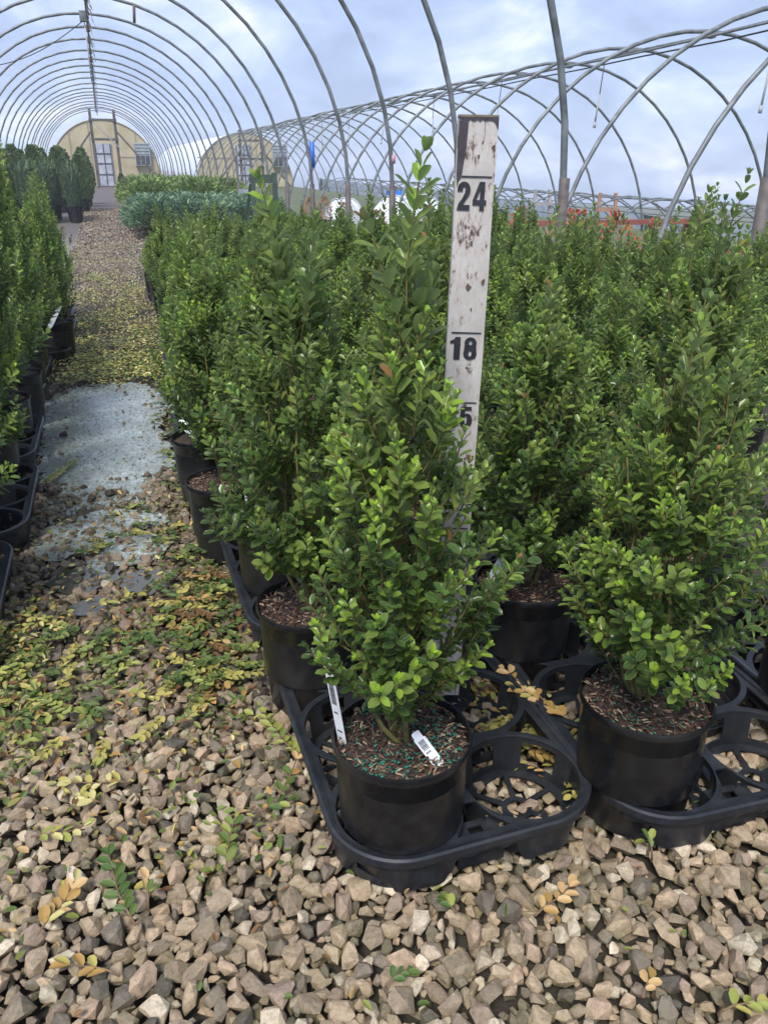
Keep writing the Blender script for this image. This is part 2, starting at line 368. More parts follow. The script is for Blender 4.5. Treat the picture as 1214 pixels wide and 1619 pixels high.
# ceiling fittings seen against the sky: riser, sagging wire with a knot, stub bracket
def pt1(k, ang): 
    y = tops1[k][1]; c = tops1[k][2] - 2.43; return Vector((2.43 * math.cos(ang), y, c + 2.43 * math.sin(ang)))
p = Vector(tops1[8]); MB().box(-.11, .02, p.y - .05, p.y + .05, p.z - .11, p.z + .03).build('bracket', M['pipe'], h1)
MB().tube([p + Vector((-.05, 0, -.08)), p + Vector((-.045, 0, -.45)), p + Vector((-.055, .0, -.95))], [.008, .012, .007], 6).build('drop_pipe', M['sprink'], h1, True)
a = p + Vector((-.06, 0, -.1)); b_ = pt1(8, math.pi - .93) + Vector((0, 0, -.02))
wp = []
a2 = Vector((-3.2, p.y, p.z - 1.0))
kn = Vector((-1.72, p.y, p.z - .82))
for i in range(13):
    f = i / 12; q = a.lerp(kn, f); q.z -= .14 * math.sin(math.pi * f); wp.append(q)
for i in range(1, 7): wp.append(kn.lerp(a2, i / 6))
MB().tube(wp, .007, 5).build('wire', M['ink'], h1, True)
MB().tube([kn + Vector((0, 0, -.07)), kn + Vector((.05, 0, .07))], .028, 6).build('clamp', M['ink'], h1, True)
q = pt1(7, math.pi/2 - .27); MB().tube([q, q + Vector((-.02, 0, -.22))], .02, 8).build('stub', M['post'], h1, True)
q = pt1(5, 0) ; MB().tube([(2.43, tops1[5][1], .99), (2.425, tops1[5][1], 1.28)], .032, 8).build('tape', M['tape_blue'], h1, True, label='blue tape wound round one hoop leg')
MB().tube([(2.43, tops1[3][1], .96), (2.43, tops1[3][1], 1.03)], .028, 8).build('tape', M['tape_pink'], h1, True, label='pink tape wound round one hoop leg')

h2, tops2 = hoop_house('hoop_house_frame', 'lower bare hoop house frame to the right with sprinklers hanging from its ridge', 6.67, 2.72, -.335, 5.35, 24, 1.52, 0, None, .0215, zfun=lambda y: .025 * max(0, y - 9))
MB().tube([(0, y, z - .045) for _, y, z in tops2], .018, 6).build('ridge_pipe', M['pipe'], h2, True)
MB().tube([(-.16 + .02*math.sin(y*3), y, z - .09 - .03 * math.sin(y*2)) for _, y, z in tops2], .014, 6).build('water_pipe', M['pipe'], h2, True)
MB().tube([(.2, y, z - .08) for _, y, z in tops2], .01, 6).build('water_pipe', M['ink'], h2, True)
rd = random.Random(9)
for k in range(1, 22, 2):
    y, z = tops2[k][1] + .3, tops2[k][2] - .08; dx = rd.uniform(-.1, .02)
    s_ = MB().tube([(-.16, y, z), (-.17 + dx*.4, y, z - .4), (-.17 + dx, y, z - .78)], .007, 5).build('sprinkler_drop', M['ink'], h2, True)
    MB().tube([(-.17 + dx*.4, y, z - .42), (-.17 + dx, y, z - .78)], .012, 6).tube([(-.17 + dx, y, z - .76), (-.17 + dx*1.05, y, z - .83)], .019, 6).build('sprinkler_head', M['sprink'], s_, True)
for k in range(0, 20):
    y, z = tops2[k][1], tops2[k][2]
    MB().box(-.04, .06, y - .04, y + .04, z - .065, z + .005).build('clamp', M['pipe'], h2)
h3, tops3 = hoop_house('hoop_house_frame', 'distant lower hoop house frame on the terrace beyond the black shade cloth', 13.0, 2.2, .1, 9.0, 24, 1.6, 0, None, .022, zfun=lambda y: -2.27 + .0267 * y, step=16)
for dx in (-1.3, 0, 1.3):
    MB().tube([(dx, y, z - (2.2 - math.sqrt(2.2**2 - dx*dx)) - .03) for _, y, z in tops3], .018, 6).build('purlin', M['pipe'], h3, True)
h4, tops4 = hoop_house('hoop_house_frame', 'farthest hoop house frame on the lower terrace, seen through the nearer arches', 17.6, 2.2, .05, 15.0, 22, 1.7, 0, None, .024, zfun=lambda y: -2.45 + .0267 * y, step=16)
for dx in (0, 1.3):
    MB().tube([(dx, y, z - (2.2 - math.sqrt(2.2**2 - dx*dx)) - .03) for _, y, z in tops4], .02, 6).build('purlin', M['pipe'], h4, True)
# timber end frames of those terraces
def end_frame(x, y, ztop, mat, label):
    t = empty('timber_end_frame', (x, y, ground_z(x, y)), label=label, cat='timber frame', group='timber end frames on the lower terrace')
    H = ztop - ground_z(x, y)
    for s in (-1, 1):
        MB().bar((s * .33, 0, H - .95), (s * .24, 0, H), .085, .06).build('post', mat, t)
        MB().bar((s * .33, 0, H - .95), (s * 1.05 , 0, 0), .08, .06).build('brace', mat, t)
        MB().bar((s * .33, .07, H - .95), (s * .30, .07, 0), .08, .05).build('leg', mat, t)
    for zz in (.42, .95): MB().bar((-.33, -.06, H - zz), (.33, -.06, H - zz), .05, .11).build('rail', mat, t)
    return t
end_frame(13.0, 19.6, .62, M['orangetimber'], 'orange-brown timber end frame standing on the lower terrace, right background')
end_frame(13.0, 23.2, .70, M['greytimber'], 'grey timber end frame left of the orange-brown one')
end_frame(13.0, 15.4, .42, M['greytimber'], 'grey timber end frame at the far right behind the boxwoods')
# shade cloth wall
t = empty('shade_cloth_fence', (15.4, 0, 0), label='long dark shade cloth wall on the lower terrace behind the hoop frames', cat='fence')
V = []; F = []; k = 0
rd = random.Random(3)
for i in range(31):
    y = 16.2 + i * 1.5; zt = -.70 + .034 * y; zb = ground_z(15.4, y) - .1; sag = .04 if i % 2 else 0
    V += [(0 + rd.uniform(-.04, .04), y, zb), (rd.uniform(-.04, .04), y, zt - sag), (.02 + rd.uniform(-.04, .04), y, zb), (.02 + rd.uniform(-.04, .04), y, zt - sag)]
for i in range(30): a = i * 4; F += [(a, a+4, a+5, a+1), (a+2, a+3, a+7, a+6), (a+1, a+5, a+7, a+3)]
link('cloth', mesh_np('cloth', V, F, M['cloth'], True), t)
for i in range(0, 31, 2):
    y = 16.2 + i * 1.5; MB().tube([(-.08, y, ground_z(15.4, y) - .1), (-.08, y, -.66 + .034 * y)], .03, 6).build('post', M['pipe'], t, True)

# ------------------------------------------------------------------ end walls and film covered houses behind
def arc(cx, zc, r, n=36, zb=0):
    pts = [(cx + r * math.cos(math.pi * i / n), zc + r * math.sin(math.pi * i / n)) for i in range(n + 1)]
    return [(cx + r, zb)] + pts + [(cx - r, zb)]
def film_house(cx, y0, y1, r, zc, label, wall=True):
    gz = ground_z(cx, y0)
    t = empty('covered_greenhouse', (cx, y0, gz), label=label, cat='greenhouse', group='film covered greenhouses at the end of the rows')
    V = []; prof = arc(0, zc, r, 30, 0); nn = len(prof)
    L = y1 - y0
    for k in range(21):
        y = L * k / 20; rr = 1 + (.012 if k % 2 else 0)
        V += [(x * rr, y, z * (rr if z > .1 else 1) + .025 * y * (z > .01)) for x, z in prof]
    F = [(j*nn+i, j*nn+i+1, (j+1)*nn+i+1, (j+1)*nn+i) for j in range(20) for i in range(nn-1)]
    link('roof', mesh_np('roof', V, F, M['film'], True), t)
    if wall:
        # sheet panels, cut to the arch, seams between them
        edges = [-r, -1.55, -.62, .62, 1.55, r]
        for a, b in zip(edges[:-1], edges[1:]):
            xs_ = np.linspace(a + .008, b - .008, 9); top = [max(.02, zc + math.sqrt(max(0, r*r - x*x))) for x in xs_]
            v = [(x, -.05, 0) for x in xs_] + [(x, -.05, z) for x, z in zip(xs_, top)] + [(x, 0, 0) for x in xs_] + [(x, 0, z) for x, z in zip(xs_, top)]
            f = []
            for i in range(8): f += [(i, i+1, 9+i+1, 9+i), (18+i+1, 18+i, 27+i, 27+i+1), (9+i, 9+i+1, 27+i+1, 27+i)]
            f += [(0, 9, 27, 18), (8, 26, 35, 17)]
            link('wall_panel', mesh_np('wall_panel', v, f, M['ply'], False), t)
        MB().tube([(x, -.06, z) for x, z in arc(0, zc, r + .01, 30, 0)], .035, 6).build('edge_trim', M['seam'], t, True)
        for x in edges[1:-1]:
            MB().box(x - .03, x + .03, -.075, -.045, 0, zc + math.sqrt(r*r - x*x) - .03).build('batten', M['seam'], t)
        MB().box(-r * .96, -.64, -.07, -.046, 1.32, 1.37).build('batten', M['seam'], t); MB().box(.64, r * .96, -.07, -.046, 1.32, 1.37).build('batten', M['seam'], t)
        d = MB().box(-.45, .35, -.11, -.051, .02, 1.95).build('door', M['door'], t)
        for zz in (.5, 1.0, 1.45): MB().box(-.42, .32, -.125, -.108, zz, zz + .06).build('door_bar', M['dark'], d)
        for xx in (-.42, -.05, .28): MB().box(xx, xx + .045, -.128, -.111, .06, 1.92).build('door_bar', M['dark'], d)
        ve = MB().box(1.42, 2.18, -.28, -.051, .95, 1.98).build('vent', M['vent'], t)
        MB().box(1.47, 2.13, -.285, -.279, .98, 1.40).build('vent_opening', M['dark'], ve)
        for i in range(4): MB().box(1.42, 2.18, -.30, -.283, 1.45 + i * .15, 1.47 + i * .15).build('vent_slat', M['dark'], ve)
        for i in range(4): MB().box(1.44 + i * .235, 1.465 + i * .235, -.31, -.301, .95, 1.98).build('vent_slat', M['vent'], ve)
    return t
film_house(.22, 44.5, 78, 2.58, .42, 'white film greenhouse with a beige end wall closing the gravel aisle')
film_house(6.95, 43.2, 78, 2.45, .05, 'white film greenhouse with a beige end wall behind the right-hand frame')
film_house(-6.6, 42.0, 78, 2.6, .35, 'white film greenhouse at the far left edge, beyond the dark conifers', wall=False)
def gable_frame(cx, y, ht, label, zx=1.9):
    t = empty('timber_gable_frame', (cx, y, ground_z(cx, y)), label=label, cat='timber frame', group='timber frames at the ends of the hoop houses')
    for s in (-1, 1):
        MB().box(s*.52 - .06, s*.52 + .06, -.05, .05, -.1, ht).build('post', M['timber'], t)
        MB().bar((s * .58, -.09, ht - .95), (s * zx, -.09, ht - 2.55), .10, .07).build('brace', M['timber'], t)
    for zz in (ht - .45, ht - 1.25): MB().bar((-.6, -.09, zz), (.6, -.09, zz), .06, .10).build('rail', M['timber'], t)
    MB().bar((-.45, -.14, ht - .55), (.9, -.14, ht - 1.9), .04, .05).build('brace', M['greytimber'], t)
    MB().bar((1.9, -.09, ht - 2.5), (1.5, -.09, ht - 3.1), .08, .06).build('brace', M['timber'], t)
    return t
gable_frame(.30, 41.3, 3.3, 'dark timber frame with crossed braces in front of the aisle end wall')
gable_frame(6.95, 41.0, 2.55, 'dark timber frame with braces before the right-hand end wall')

# far woods
def woods(x0, x1, y, h0, h1, label, seed, zb=None):
    rd = random.Random(seed); n = 70; V = []; 
    for i in range(n + 1):
        x = x0 + (x1 - x0) * i / n; h = h0 + (h1 - h0) * (.5 + .5 * math.sin(i * .37 + seed)) * rd.uniform(.6, 1)
        g = (zb if zb is not None else ground_z(x, y))
        V += [(x, y, g - 1), (x, y + rd.uniform(-1, 1), g + h * .55), (x, y + 2 + rd.uniform(-1, 1), g + h), (x, y + 6, g + h * .9), (x, y + 9, g - 1)]
    F = [(i*5+k, (i+1)*5+k, (i+1)*5+k+1, i*5+k+1) for i in range(n) for k in range(4)]
    o = link('distant_woods', mesh_np('woods', V, F, M['woods'], True)); tag(o, kind='stuff', label=label, cat='woods'); return o
woods(-60, -13, 120, 3, 6.5, 'distant dark wood on the skyline at the far left', 2)
woods(27, 46, 130, 3.2, 4.7, 'distant low wood on the skyline beyond the right-hand hoop frames', 4, zb=-4)

# white wrapped tunnels beyond the legs, with a blue cap
def wrapped(x, y, w_, l_, h_, label, rz=0):
    t = empty('wrapped_tunnel', (x, y, ground_z(x, y)), rz, label=label, cat='cold frame', group='low white film tunnels')
    V = []; n = 14
    for k in range(13):
        f = k / 12; s = (1 - abs(2*f - 1) ** 4) ** .5 * .92 + .08
        for i in range(n + 1):
            a = math.pi * i / n; V.append((w_/2 * s * math.cos(a), l_ * (f - .5), h_ * s * math.sin(a) ** .8 + .01 * math.sin(k * 7 + i)))
    F = [(k*(n+1)+i, k*(n+1)+i+1, (k+1)*(n+1)+i+1, (k+1)*(n+1)+i) for k in range(12) for i in range(n)]
    link('cover', mesh_np('cover', V, F, M['film'], True), t)
    for k in (3, 6, 9):
        f = k / 12; s = (1 - abs(2*f - 1) ** 4) ** .5 * .92 + .09
        MB().tube([(w_/2 * s * math.cos(math.pi*i/n), l_ * (f - .5), h_ * s * math.sin(math.pi*i/n) ** .8 + .012) for i in range(n+1)], .012, 5).build('hoop', M['sprink'], t, True)
    return t
wrapped(4.35, 11.8, .9, 1.5, .66, 'rounded white film tunnel just left of the measuring board', R(-60))
wrapped(4.0, 14.2, .6, .8, .52, 'small rounded white film tunnel behind the nearer one, among hoop legs', R(-55))
o = MB().box(-.12, .12, -.08, .08, .0, .07).build('blue_tub', simple('blue_plastic', (.02, .12, .5), (.03, .2, .62), 8, .4, 0)); o.location = (4.2, 12.0, .645)
tag(o, label='small blue tub lying on the white film tunnel', cat='tub')
# red rail behind the boxwoods
t = empty('low_rail', (6.2, 9.8, 0), 0, label='low red-brown rail behind the boxwoods, right of the measuring board', cat='rail')
MB().box(-1.8, 1.9, -.05, .05, .28, .35).build('rail', M['redrail'], t)
for x in (-1.7, 0, 1.75): MB().box(x - .05, x + .05, .055, .13, -.02, .33).build('post', M['redrail'], t)
# green bench frame in the boxwood house
t = empty('post_frame', (1.82, 10.0, 0), R(-8), label='dark green timber frame of two posts and a crossbar behind the boxwoods', cat='timber frame')
MB().box(.10, .165, -.03, .03, -.02, .925).build('post', M['greentimber'], t); MB().box(-.15, -.10, -.03, .03, -.02, .90).build('post', M['greentimber'], t)
MB().box(-.17, .098, -.025, .025, .81, .905).build('crossbar', M['greentimber'], t)
MB().bar((-.15, .08, .80), (-.30, .3, -.02), .04, .04).build('brace', M['greentimber'], t); MB().bar((-.3, .12, .72), (-.15, .12, .72), .03, .05).build('shelf', M['vent'], t)

# ------------------------------------------------------------------ leaves
# template: length along +Y, normal +Z
def leaf_template(hi=True):
    if hi:
        rows = [(.17, .30), (.50, .50), (.84, .38)]
        v = [(0, 0, 0)]; e = [.0]
        for y, w_ in rows:
            c = -.0; z = .10 * (y - .5) ** 2 * -2.4
            v += [(-w_, y, z + .09), (-w_ * .45, y, z + .015), (0, y, z), (w_ * .45, y, z + .015), (w_, y, z + .09)]; e += [1, .45, 0, .45, 1]
        v += [(0, 1.0, -.05)]; e += [1]
        F4 = []; F3 = [(0, 2, 1), (0, 3, 2), (0, 4, 3), (0, 5, 4)]
        for r_ in range(2):
            a = 1 + r_ * 5
            for i in range(4): F4.append((a+i, a+i+1, a+5+i+1, a+5+i))
        F3 += [(11, 12, 16), (12, 13, 16), (13, 14, 16), (14, 15, 16)]
        return np.array(v), np.array(F4), np.array(F3), np.array(e)
    v = [(0, 0, 0), (-.46, .42, .06), (-.30, .88, .0), (.30, .88, .0), (.46, .42, .06), (0, .5, 0)]
    return np.array(v), None, np.array([(0, 5, 1), (1, 5, 2), (2, 5, 3), (3, 5, 4), (4, 5, 0)]), np.array([0, 1, 1., 1, 1, .2])
TH = leaf_template(True); TL = leaf_template(False)
def norm(a): return a / np.maximum(1e-9, np.linalg.norm(a, axis=-1, keepdims=True))
def leaf_frames(P, D, Nn):
    D = norm(D); X = norm(np.cross(D, Nn)); Z = np.cross(X, D); return X, D, Z
def leaves_mesh(name, P, D, Nn, L, W, C, mat, T=TH):
    v, f4, f3, e = T; n = len(P); k = len(v)
    X, Y, Z = leaf_frames(P, D, Nn)
    V = (P[:, None] + X[:, None] * (v[None, :, 0:1] * W[:, None, None]) + Y[:, None] * (v[None, :, 1:2] * L[:, None, None]) + Z[:, None] * (v[None, :, 2:3] * L[:, None, None])).reshape(-1, 3)
    off = (np.arange(n) * k)[:, None, None]; F = []
    if f4 is not None: F.append((f4[None] + off).reshape(-1, 4))
    F.append((f3[None] + off).reshape(-1, 3))
    return mesh_np(name, V, F, mat, True, {'col': np.repeat(C, k, 0), 'edge': np.tile(e, n)})
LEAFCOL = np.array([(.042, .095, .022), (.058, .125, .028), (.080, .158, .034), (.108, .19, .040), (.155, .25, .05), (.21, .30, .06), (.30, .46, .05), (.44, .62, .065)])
leaf_single = [leaves_mesh('leaf', np.zeros((1, 3)), np.array([[0, 1., 0]]), np.array([[0, 0, 1.]]), np.ones(1), np.ones(1), c[None], M['leaf']) for c in LEAFCOL]
LITCOL = np.array([(.30, .32, .07), (.45, .38, .10), (.60, .52, .22), (.17, .21, .05), (.08, .13, .03), (.05, .11, .025), (.45, .25, .08), (.20, .07, .035), (.62, .38, .18)])
lit_single = [leaves_mesh('leaf', np.zeros((1, 3)), np.array([[0, 1., 0]]), np.array([[0, 0, 1.]]), np.ones(1), np.ones(1), c[None], M['litter']) for c in LITCOL]

def boxwood_data(seed, h=.45, Rm=.135, shoots=330, lsc=1., leaders=5, bright=.12, lh=.10, olive=0., tilt=(0, 0), low=.05, shape='full', lsz=.019):
    g = np.random.default_rng(seed)
    P = []; D = []; Nn = []; L = []; W = []; C = []; tubes = []
    def prof(f): # relative radius at relative height
        if shape == 'spire': return float(np.interp(f, [0, .12, .25, .4, .6, .75, .88, 1], [.34, .75, 1, .98, .76, .50, .30, .18]))
        return (min(1, .32 + f / .25 * .68) if f < .25 else 1 - .72 * ((f - .25) / .75) ** 1.2)
    stems = []
    for i in range(8):
        a = g.uniform(0, 6.28); r1 = g.uniform(.2, .7) * Rm; hh = h * g.uniform(.35, .75) if i else h * .93
        r0 = .012 * g.random()
        if i == 0: r1 = .02
        pts = []
        ph = g.uniform(0, 6.28)
        for k in range(9):
            f = k / 8; rr = r0 + r1 * (f ** .7) * (1 - .35 * f); pts.append(np.array([rr * math.cos(a + .5*math.sin(3*f+ph)) + .006 * math.sin(7*f+ph) + tilt[0]*f, rr * math.sin(a + .5*math.sin(3*f+ph)) + .006 * math.cos(6*f+ph) + tilt[1]*f, f * hh]))
        stems.append(pts); tubes.append((pts, [.0034 * (1 - .65 * k / 8) * (1.35 if i == 0 else 1) for k in range(9)], 6))
    lumps = g.uniform(0, 6.28, 6)
    def shoot(p0, d, ln, colbase, size, tipbright, spacing=.0085, up=.35, tip=True):
        pts = [p0]; dd = d / np.linalg.norm(d); n = max(3, int(ln / spacing)); roll = g.uniform(0, 6.28); p = p0.copy()
        for k in range(n):
            dd = dd + np.array([0, 0, up * spacing / .05]) + g.normal(0, .035, 3); dd = dd / np.linalg.norm(dd)
            p = p + dd * spacing; pts.append(p.copy())
            f = (k + 1) / n
            ref = np.array([0, 0, 1.]) if abs(dd[2]) < .9 else np.array([1., 0, 0])
            x = np.cross(dd, ref); x /= np.linalg.norm(x); y = np.cross(dd, x)
            ang = roll + (k % 2) * math.pi / 2 + g.normal(0, .12)
            sz = size * (.75 + .35 * math.sin(math.pi * min(1, f * .9 + .1))) * g.uniform(.85, 1.15)
            last = k >= n - 2
            for s in (0, math.pi):
                if f < .15 and g.random() < .6: continue
                a = ang + s; rad = x * math.cos(a) + y * math.sin(a)
                open_ = (.5 if last else 1.12 - .32 * min(1, max(0, p[2] / h))) * g.uniform(.7, 1.25)
                ld = dd * math.cos(open_) + rad * math.sin(open_)
                nn = dd * math.sin(open_) - rad * math.cos(open_) + np.array([0, 0, .2]) + g.normal(0, .22, 3)
                P.append(p + rad * .001); D.append(ld); Nn.append(nn); l = sz * (.8 if last else 1); L.append(l); W.append(l * g.uniform(.50, .62))
                c = colbase * g.uniform(.8, 1.25)
                if tipbright > 0 and f > .4:
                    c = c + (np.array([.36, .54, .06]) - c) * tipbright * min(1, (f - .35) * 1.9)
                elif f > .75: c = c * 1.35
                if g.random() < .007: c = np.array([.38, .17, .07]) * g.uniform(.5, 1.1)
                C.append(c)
        if tip:
            for s in range(3):
                a = roll + s * 2.1; rad = x * math.cos(a) + y * math.sin(a); ld = dd + rad * .45
                P.append(p); D.append(ld); Nn.append(dd * .5 - rad); L.append(size * .55); W.append(size * .26); C.append(C[-1] * 1.15)
        tubes.append((pts, [.0013 - .0005 * k / len(pts) for k in range(len(pts))], 3))
    for i in range(shoots):
        f = g.random() * .97
        while g.random() > (prof(f) ** 1.2 + .02 if shape == 'spire' else prof(f) + .22): f = g.random() * .97
        zt = low + f * (h - low)
        a = g.uniform(0, 6.28)
        lump = 1 + .13 * math.sin(3 * a + lumps[0] + 5 * f) + .11 * math.sin(7 * f * 3 + lumps[1] + 2 * a)
        re = Rm * prof(f) * lump * g.uniform(.74, 1.2)
        inner = g.random() < .25
        if inner: re *= g.uniform(.4, .75)
        ln = g.uniform(.045, .095) * (1 if not inner else .8)
        outward = .85 - .5 * f
        d = np.array([math.cos(a) * outward, math.sin(a) * outward, g.uniform(.35, .9) + .6 * f - (.5 if f < .1 else 0)]); d /= np.linalg.norm(d)
        end = np.array([re * math.cos(a) + tilt[0] * zt / h, re * math.sin(a) + tilt[1] * zt / h, zt])
        p0 = end - d * ln
        cb = LEAFCOL[g.integers(0, 3)] * .85 if f < .42 else LEAFCOL[g.integers(1, 4)] if f < .65 else LEAFCOL[g.integers(3, 6)] * 1.12  # crown leaves paler: olive new growth plus haze lightening put into the colour
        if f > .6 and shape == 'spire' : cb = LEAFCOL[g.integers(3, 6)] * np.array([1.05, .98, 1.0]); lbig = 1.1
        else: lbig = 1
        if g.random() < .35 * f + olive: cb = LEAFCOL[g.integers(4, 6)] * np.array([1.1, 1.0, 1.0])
        tb = g.uniform(.7, 1.1) if g.random() < bright * (.3 if inner else 1.15) else 0
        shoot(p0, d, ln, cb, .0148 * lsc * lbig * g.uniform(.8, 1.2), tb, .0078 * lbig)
    for i in range(leaders):
        la = g.uniform(0, 6.28); lr = Rm * (.32 if shape == 'full' else .16) * g.random() ** .5 * (i > 0); p0 = np.array([lr*math.cos(la) + tilt[0], lr*math.sin(la) + tilt[1], h * (g.uniform(.84, .96) if i else .97)]); ln = lh * g.uniform(.5, 1.1) if i else lh * 1.1
        shoot(p0 - np.array([0, 0, .03]), np.array([g.normal(0, .12), g.normal(0, .12), 1.]), ln, LEAFCOL[g.integers(3, 6)] * np.array([1, .9, .9]), lsz * lsc, .55 if g.random() < .25 else 0, .012, .1)
    return dict(P=np.array(P), D=np.array(D), N=np.array(Nn), L=np.array(L), W=np.array(W), C=np.array(C), tubes=tubes)
def stems_mesh(d, minr=0):
    mb = MB()
    for pts, rr, n in d['tubes']:
        if rr[0] >= minr: mb.tube([Vector(p) for p in pts[::(1 if n > 3 else 3)]] , rr[::(1 if n > 3 else 3)], n, False)
    return mb.mesh('stems', M['stem'], True)

# ------------------------------------------------------------------ pots
def pot_mesh(n=48):
    h = .172
    prof = [(0, .004), (.060, .004), (.0655, 0), (.0672, .006), (.0775, h - .014), (.0788, h - .013), (.0806, h - .010), (.0812, h - .004), (.0800, h - .0005), (.0782, h - .001), (.0772, h - .006), (.0765, h - .02), (.0735, .06)]
    return MB().lathe(prof, n).mesh('pot', M['pot'], True, auto=50)
POT = pot_mesh(); 
def soil_mesh(seed):
    g = random.Random(seed); V = []; F = []; n = 28; rings = 9
    V.append((0, 0, .163))
    for r_ in range(1, rings + 1):
        for k in range(n):
            a = 2*math.pi*k/n; rr = .0762 * r_ / rings; V.append((rr*math.cos(a), rr*math.sin(a), .160 + .006 * (1 - r_/rings) + (g.uniform(-.0025, .0025) if r_ < rings else -.004)))
    F += [(0, 1+k, 1+(k+1) % n) for k in range(n)]
    for r_ in range(rings - 1):
        a = 1 + r_*n
        F += [(a+k, a+n+k, a+n+(k+1) % n, a+(k+1) % n) for k in range(n)]
    return mesh_np('soil', V, F, M['soil'], True)
SOIL = soil_mesh(1)
def flakes_mesh(seed, n=900):
    g = np.random.default_rng(seed); a = g.uniform(0, 6.28, n); r = .074 * np.sqrt(g.random(n)); c = np.stack([r*np.cos(a), r*np.sin(a), .1655 + g.uniform(-.001, .0045, n) - .003 * (r / .075)], 1)
    t = g.uniform(0, 6.28, n); d = np.stack([np.cos(t), np.sin(t), g.normal(0, .3, n)], 1); d = norm(d); x = norm(np.cross(d, np.stack([g.normal(0, .4, n), g.normal(0, .4, n), np.ones(n)], 1)))
    l = g.uniform(.0018, .0065, n)[:, None]; w_ = g.uniform(.0006, .0017, n)[:, None]; u = np.cross(x, d) * .0006
    V = np.stack([c - d*l - x*w_*.4, c - d*l*.6 + x*w_, c + d*l + x*w_*.5, c + d*l*.7 - x*w_, c + u*2], 1).reshape(-1, 3)
    o = (np.arange(n) * 5)[:, None, None]; F = (np.array([(0, 1, 4), (1, 2, 4), (2, 3, 4), (3, 0, 4)])[None] + o).reshape(-1, 3)
    return mesh_np('bark_flakes', V, F, M['flake'], False, {'tint': np.repeat(g.random(n) ** 1.3, 5)})
FLAKES = flakes_mesh(1)
def beads_mesh(seed, n=260, cl=((-.045, -.03),), spread=.022):
    g = random.Random(seed); mb = MB()
    V0 = [(0,0,1),(0,0,-1)] + [(math.cos(a*1.047), math.sin(a*1.047), z) for z in (.5, -.5) for a in range(6)]
    for i in range(n):
        if g.random() < .6:
            c = cl[g.randrange(len(cl))]; x = g.gauss(c[0], spread); y = g.gauss(c[1], spread * .8)
        else:
            a = g.uniform(0, 6.28); r = .073 * math.sqrt(g.random()); x = r*math.cos(a); y = r*math.sin(a)
        if math.hypot(x, y) > .073: continue
        z = .168 + g.uniform(-.001, .002) - .004 * math.hypot(x, y) / .075; s = g.uniform(.0011, .0017)
        f = [(0, 2+k, 2+(k+1) % 6) for k in range(6)] + [(1, 8+(k+1) % 6, 8+k) for k in range(6)] + [(2+k, 8+k, 8+(k+1) % 6, 2+(k+1) % 6) for k in range(6)]
        mb.add([(x + p[0]*s*(.87 if abs(p[2]) < 1 else 1), y + p[1]*s*(.87 if abs(p[2]) < 1 else 1), z + p[2]*s) for p in V0], f)
    return mb.mesh('fertiliser_beads', M['bead'], True)

ORD = ['', 'first', 'second', 'third', 'fourth', 'fifth', 'sixth', 'seventh', 'eighth', 'ninth', 'tenth', 'eleventh', 'twelfth', 'thirteenth', 'fourteenth', 'fifteenth', 'sixteenth', 'seventeenth', 'eighteenth', 'nineteenth', 'twentieth', 'twenty-first']
GB = 'potted boxwoods standing in black trays'
def hero(x, y, z, rz, label, seed, beads=None, nleaf=300, **kw):
    t = empty('potted_boxwood', (x, y, z), rz, label=label, cat='potted shrub', group=GB)
    link('pot', POT, t); s = link('soil', SOIL, t); link('bark_flakes', FLAKES, s, kind='stuff')
    if beads: link('fertiliser_beads', beads_mesh(seed, **beads), s, kind='stuff')
    d = boxwood_data(seed, **kw)
    off = np.array([0, 0, .162])
    stm = link('stems', stems_mesh(d), t); stm.location = (0, 0, .162)
    # choose the leaves that show largest from the camera
    W_ = Matrix.Translation((x, y, z)) @ Matrix.Rotation(rz, 4, 'Z')
    Rm_ = np.array(W_.to_3x3()); Pw = (d['P'] + off) @ Rm_.T + np.array([x, y, z])
    v = np.array(CAM) - Pw; dist = np.linalg.norm(v, axis=1); vd = v / dist[:, None]
    axis = Pw - np.array([x, y, 0]); axis[:, 2] = 0
    outw = (axis * vd).sum(1)
    facing = np.abs((norm(d['N']) @ Rm_.T * vd).sum(1))
    sc = outw * 9 + d['L'] / .016 * .6 + facing * .7 + (Pw[:, 2] - z - .4).clip(0, 1) * 1.5 + np.random.default_rng(seed).uniform(0, .5, len(outw))
    idx = np.argsort(-sc)[:nleaf]; mask = np.ones(len(Pw), bool); mask[idx] = False
    fo = link('foliage', leaves_mesh('foliage', d['P'][mask], d['D'][mask], d['N'][mask], d['L'][mask], d['W'][mask], d['C'][mask], M['leaf']), t, kind='stuff'); fo.location = (0, 0, .162)
    X, Y, Z = leaf_frames(d['P'][idx], d['D'][idx], d['N'][idx])
    for k, i in enumerate(idx):
        m_ = int(np.argmin(((LEAFCOL - d['C'][i]) ** 2).sum(1)))
        o = bpy.data.objects.new('leaf', leaf_single[m_]); COL.objects.link(o); o.parent = t
        mm = Matrix.Identity(4); l = d['L'][i]; w_ = d['W'][i]; p = d['P'][i]
        for r_ in range(3): mm[r_][0] = X[k][r_] * w_; mm[r_][1] = Y[k][r_] * l; mm[r_][2] = Z[k][r_] * l; mm[r_][3] = p[r_] + (.162 if r_ == 2 else 0)
        o.matrix_basis = mm
    return t
heroes = {}
BS = dict(n=330, cl=((-.045, -.035), (-.02, -.05), (.035, -.045), (.05, .0)), spread=.017)
ZP = .016
heroes[(0, 0)] = hero(.247, .674, ZP, 0, 'front-most boxwood in a black pot, with a white barcode tag in its soil', 11, beads=BS, h=.53, Rm=.103, tilt=(.0, 0), shoots=330, leaders=6, lh=.12, bright=.42, lsc=.91, low=.045, shape='spire', lsz=.026)
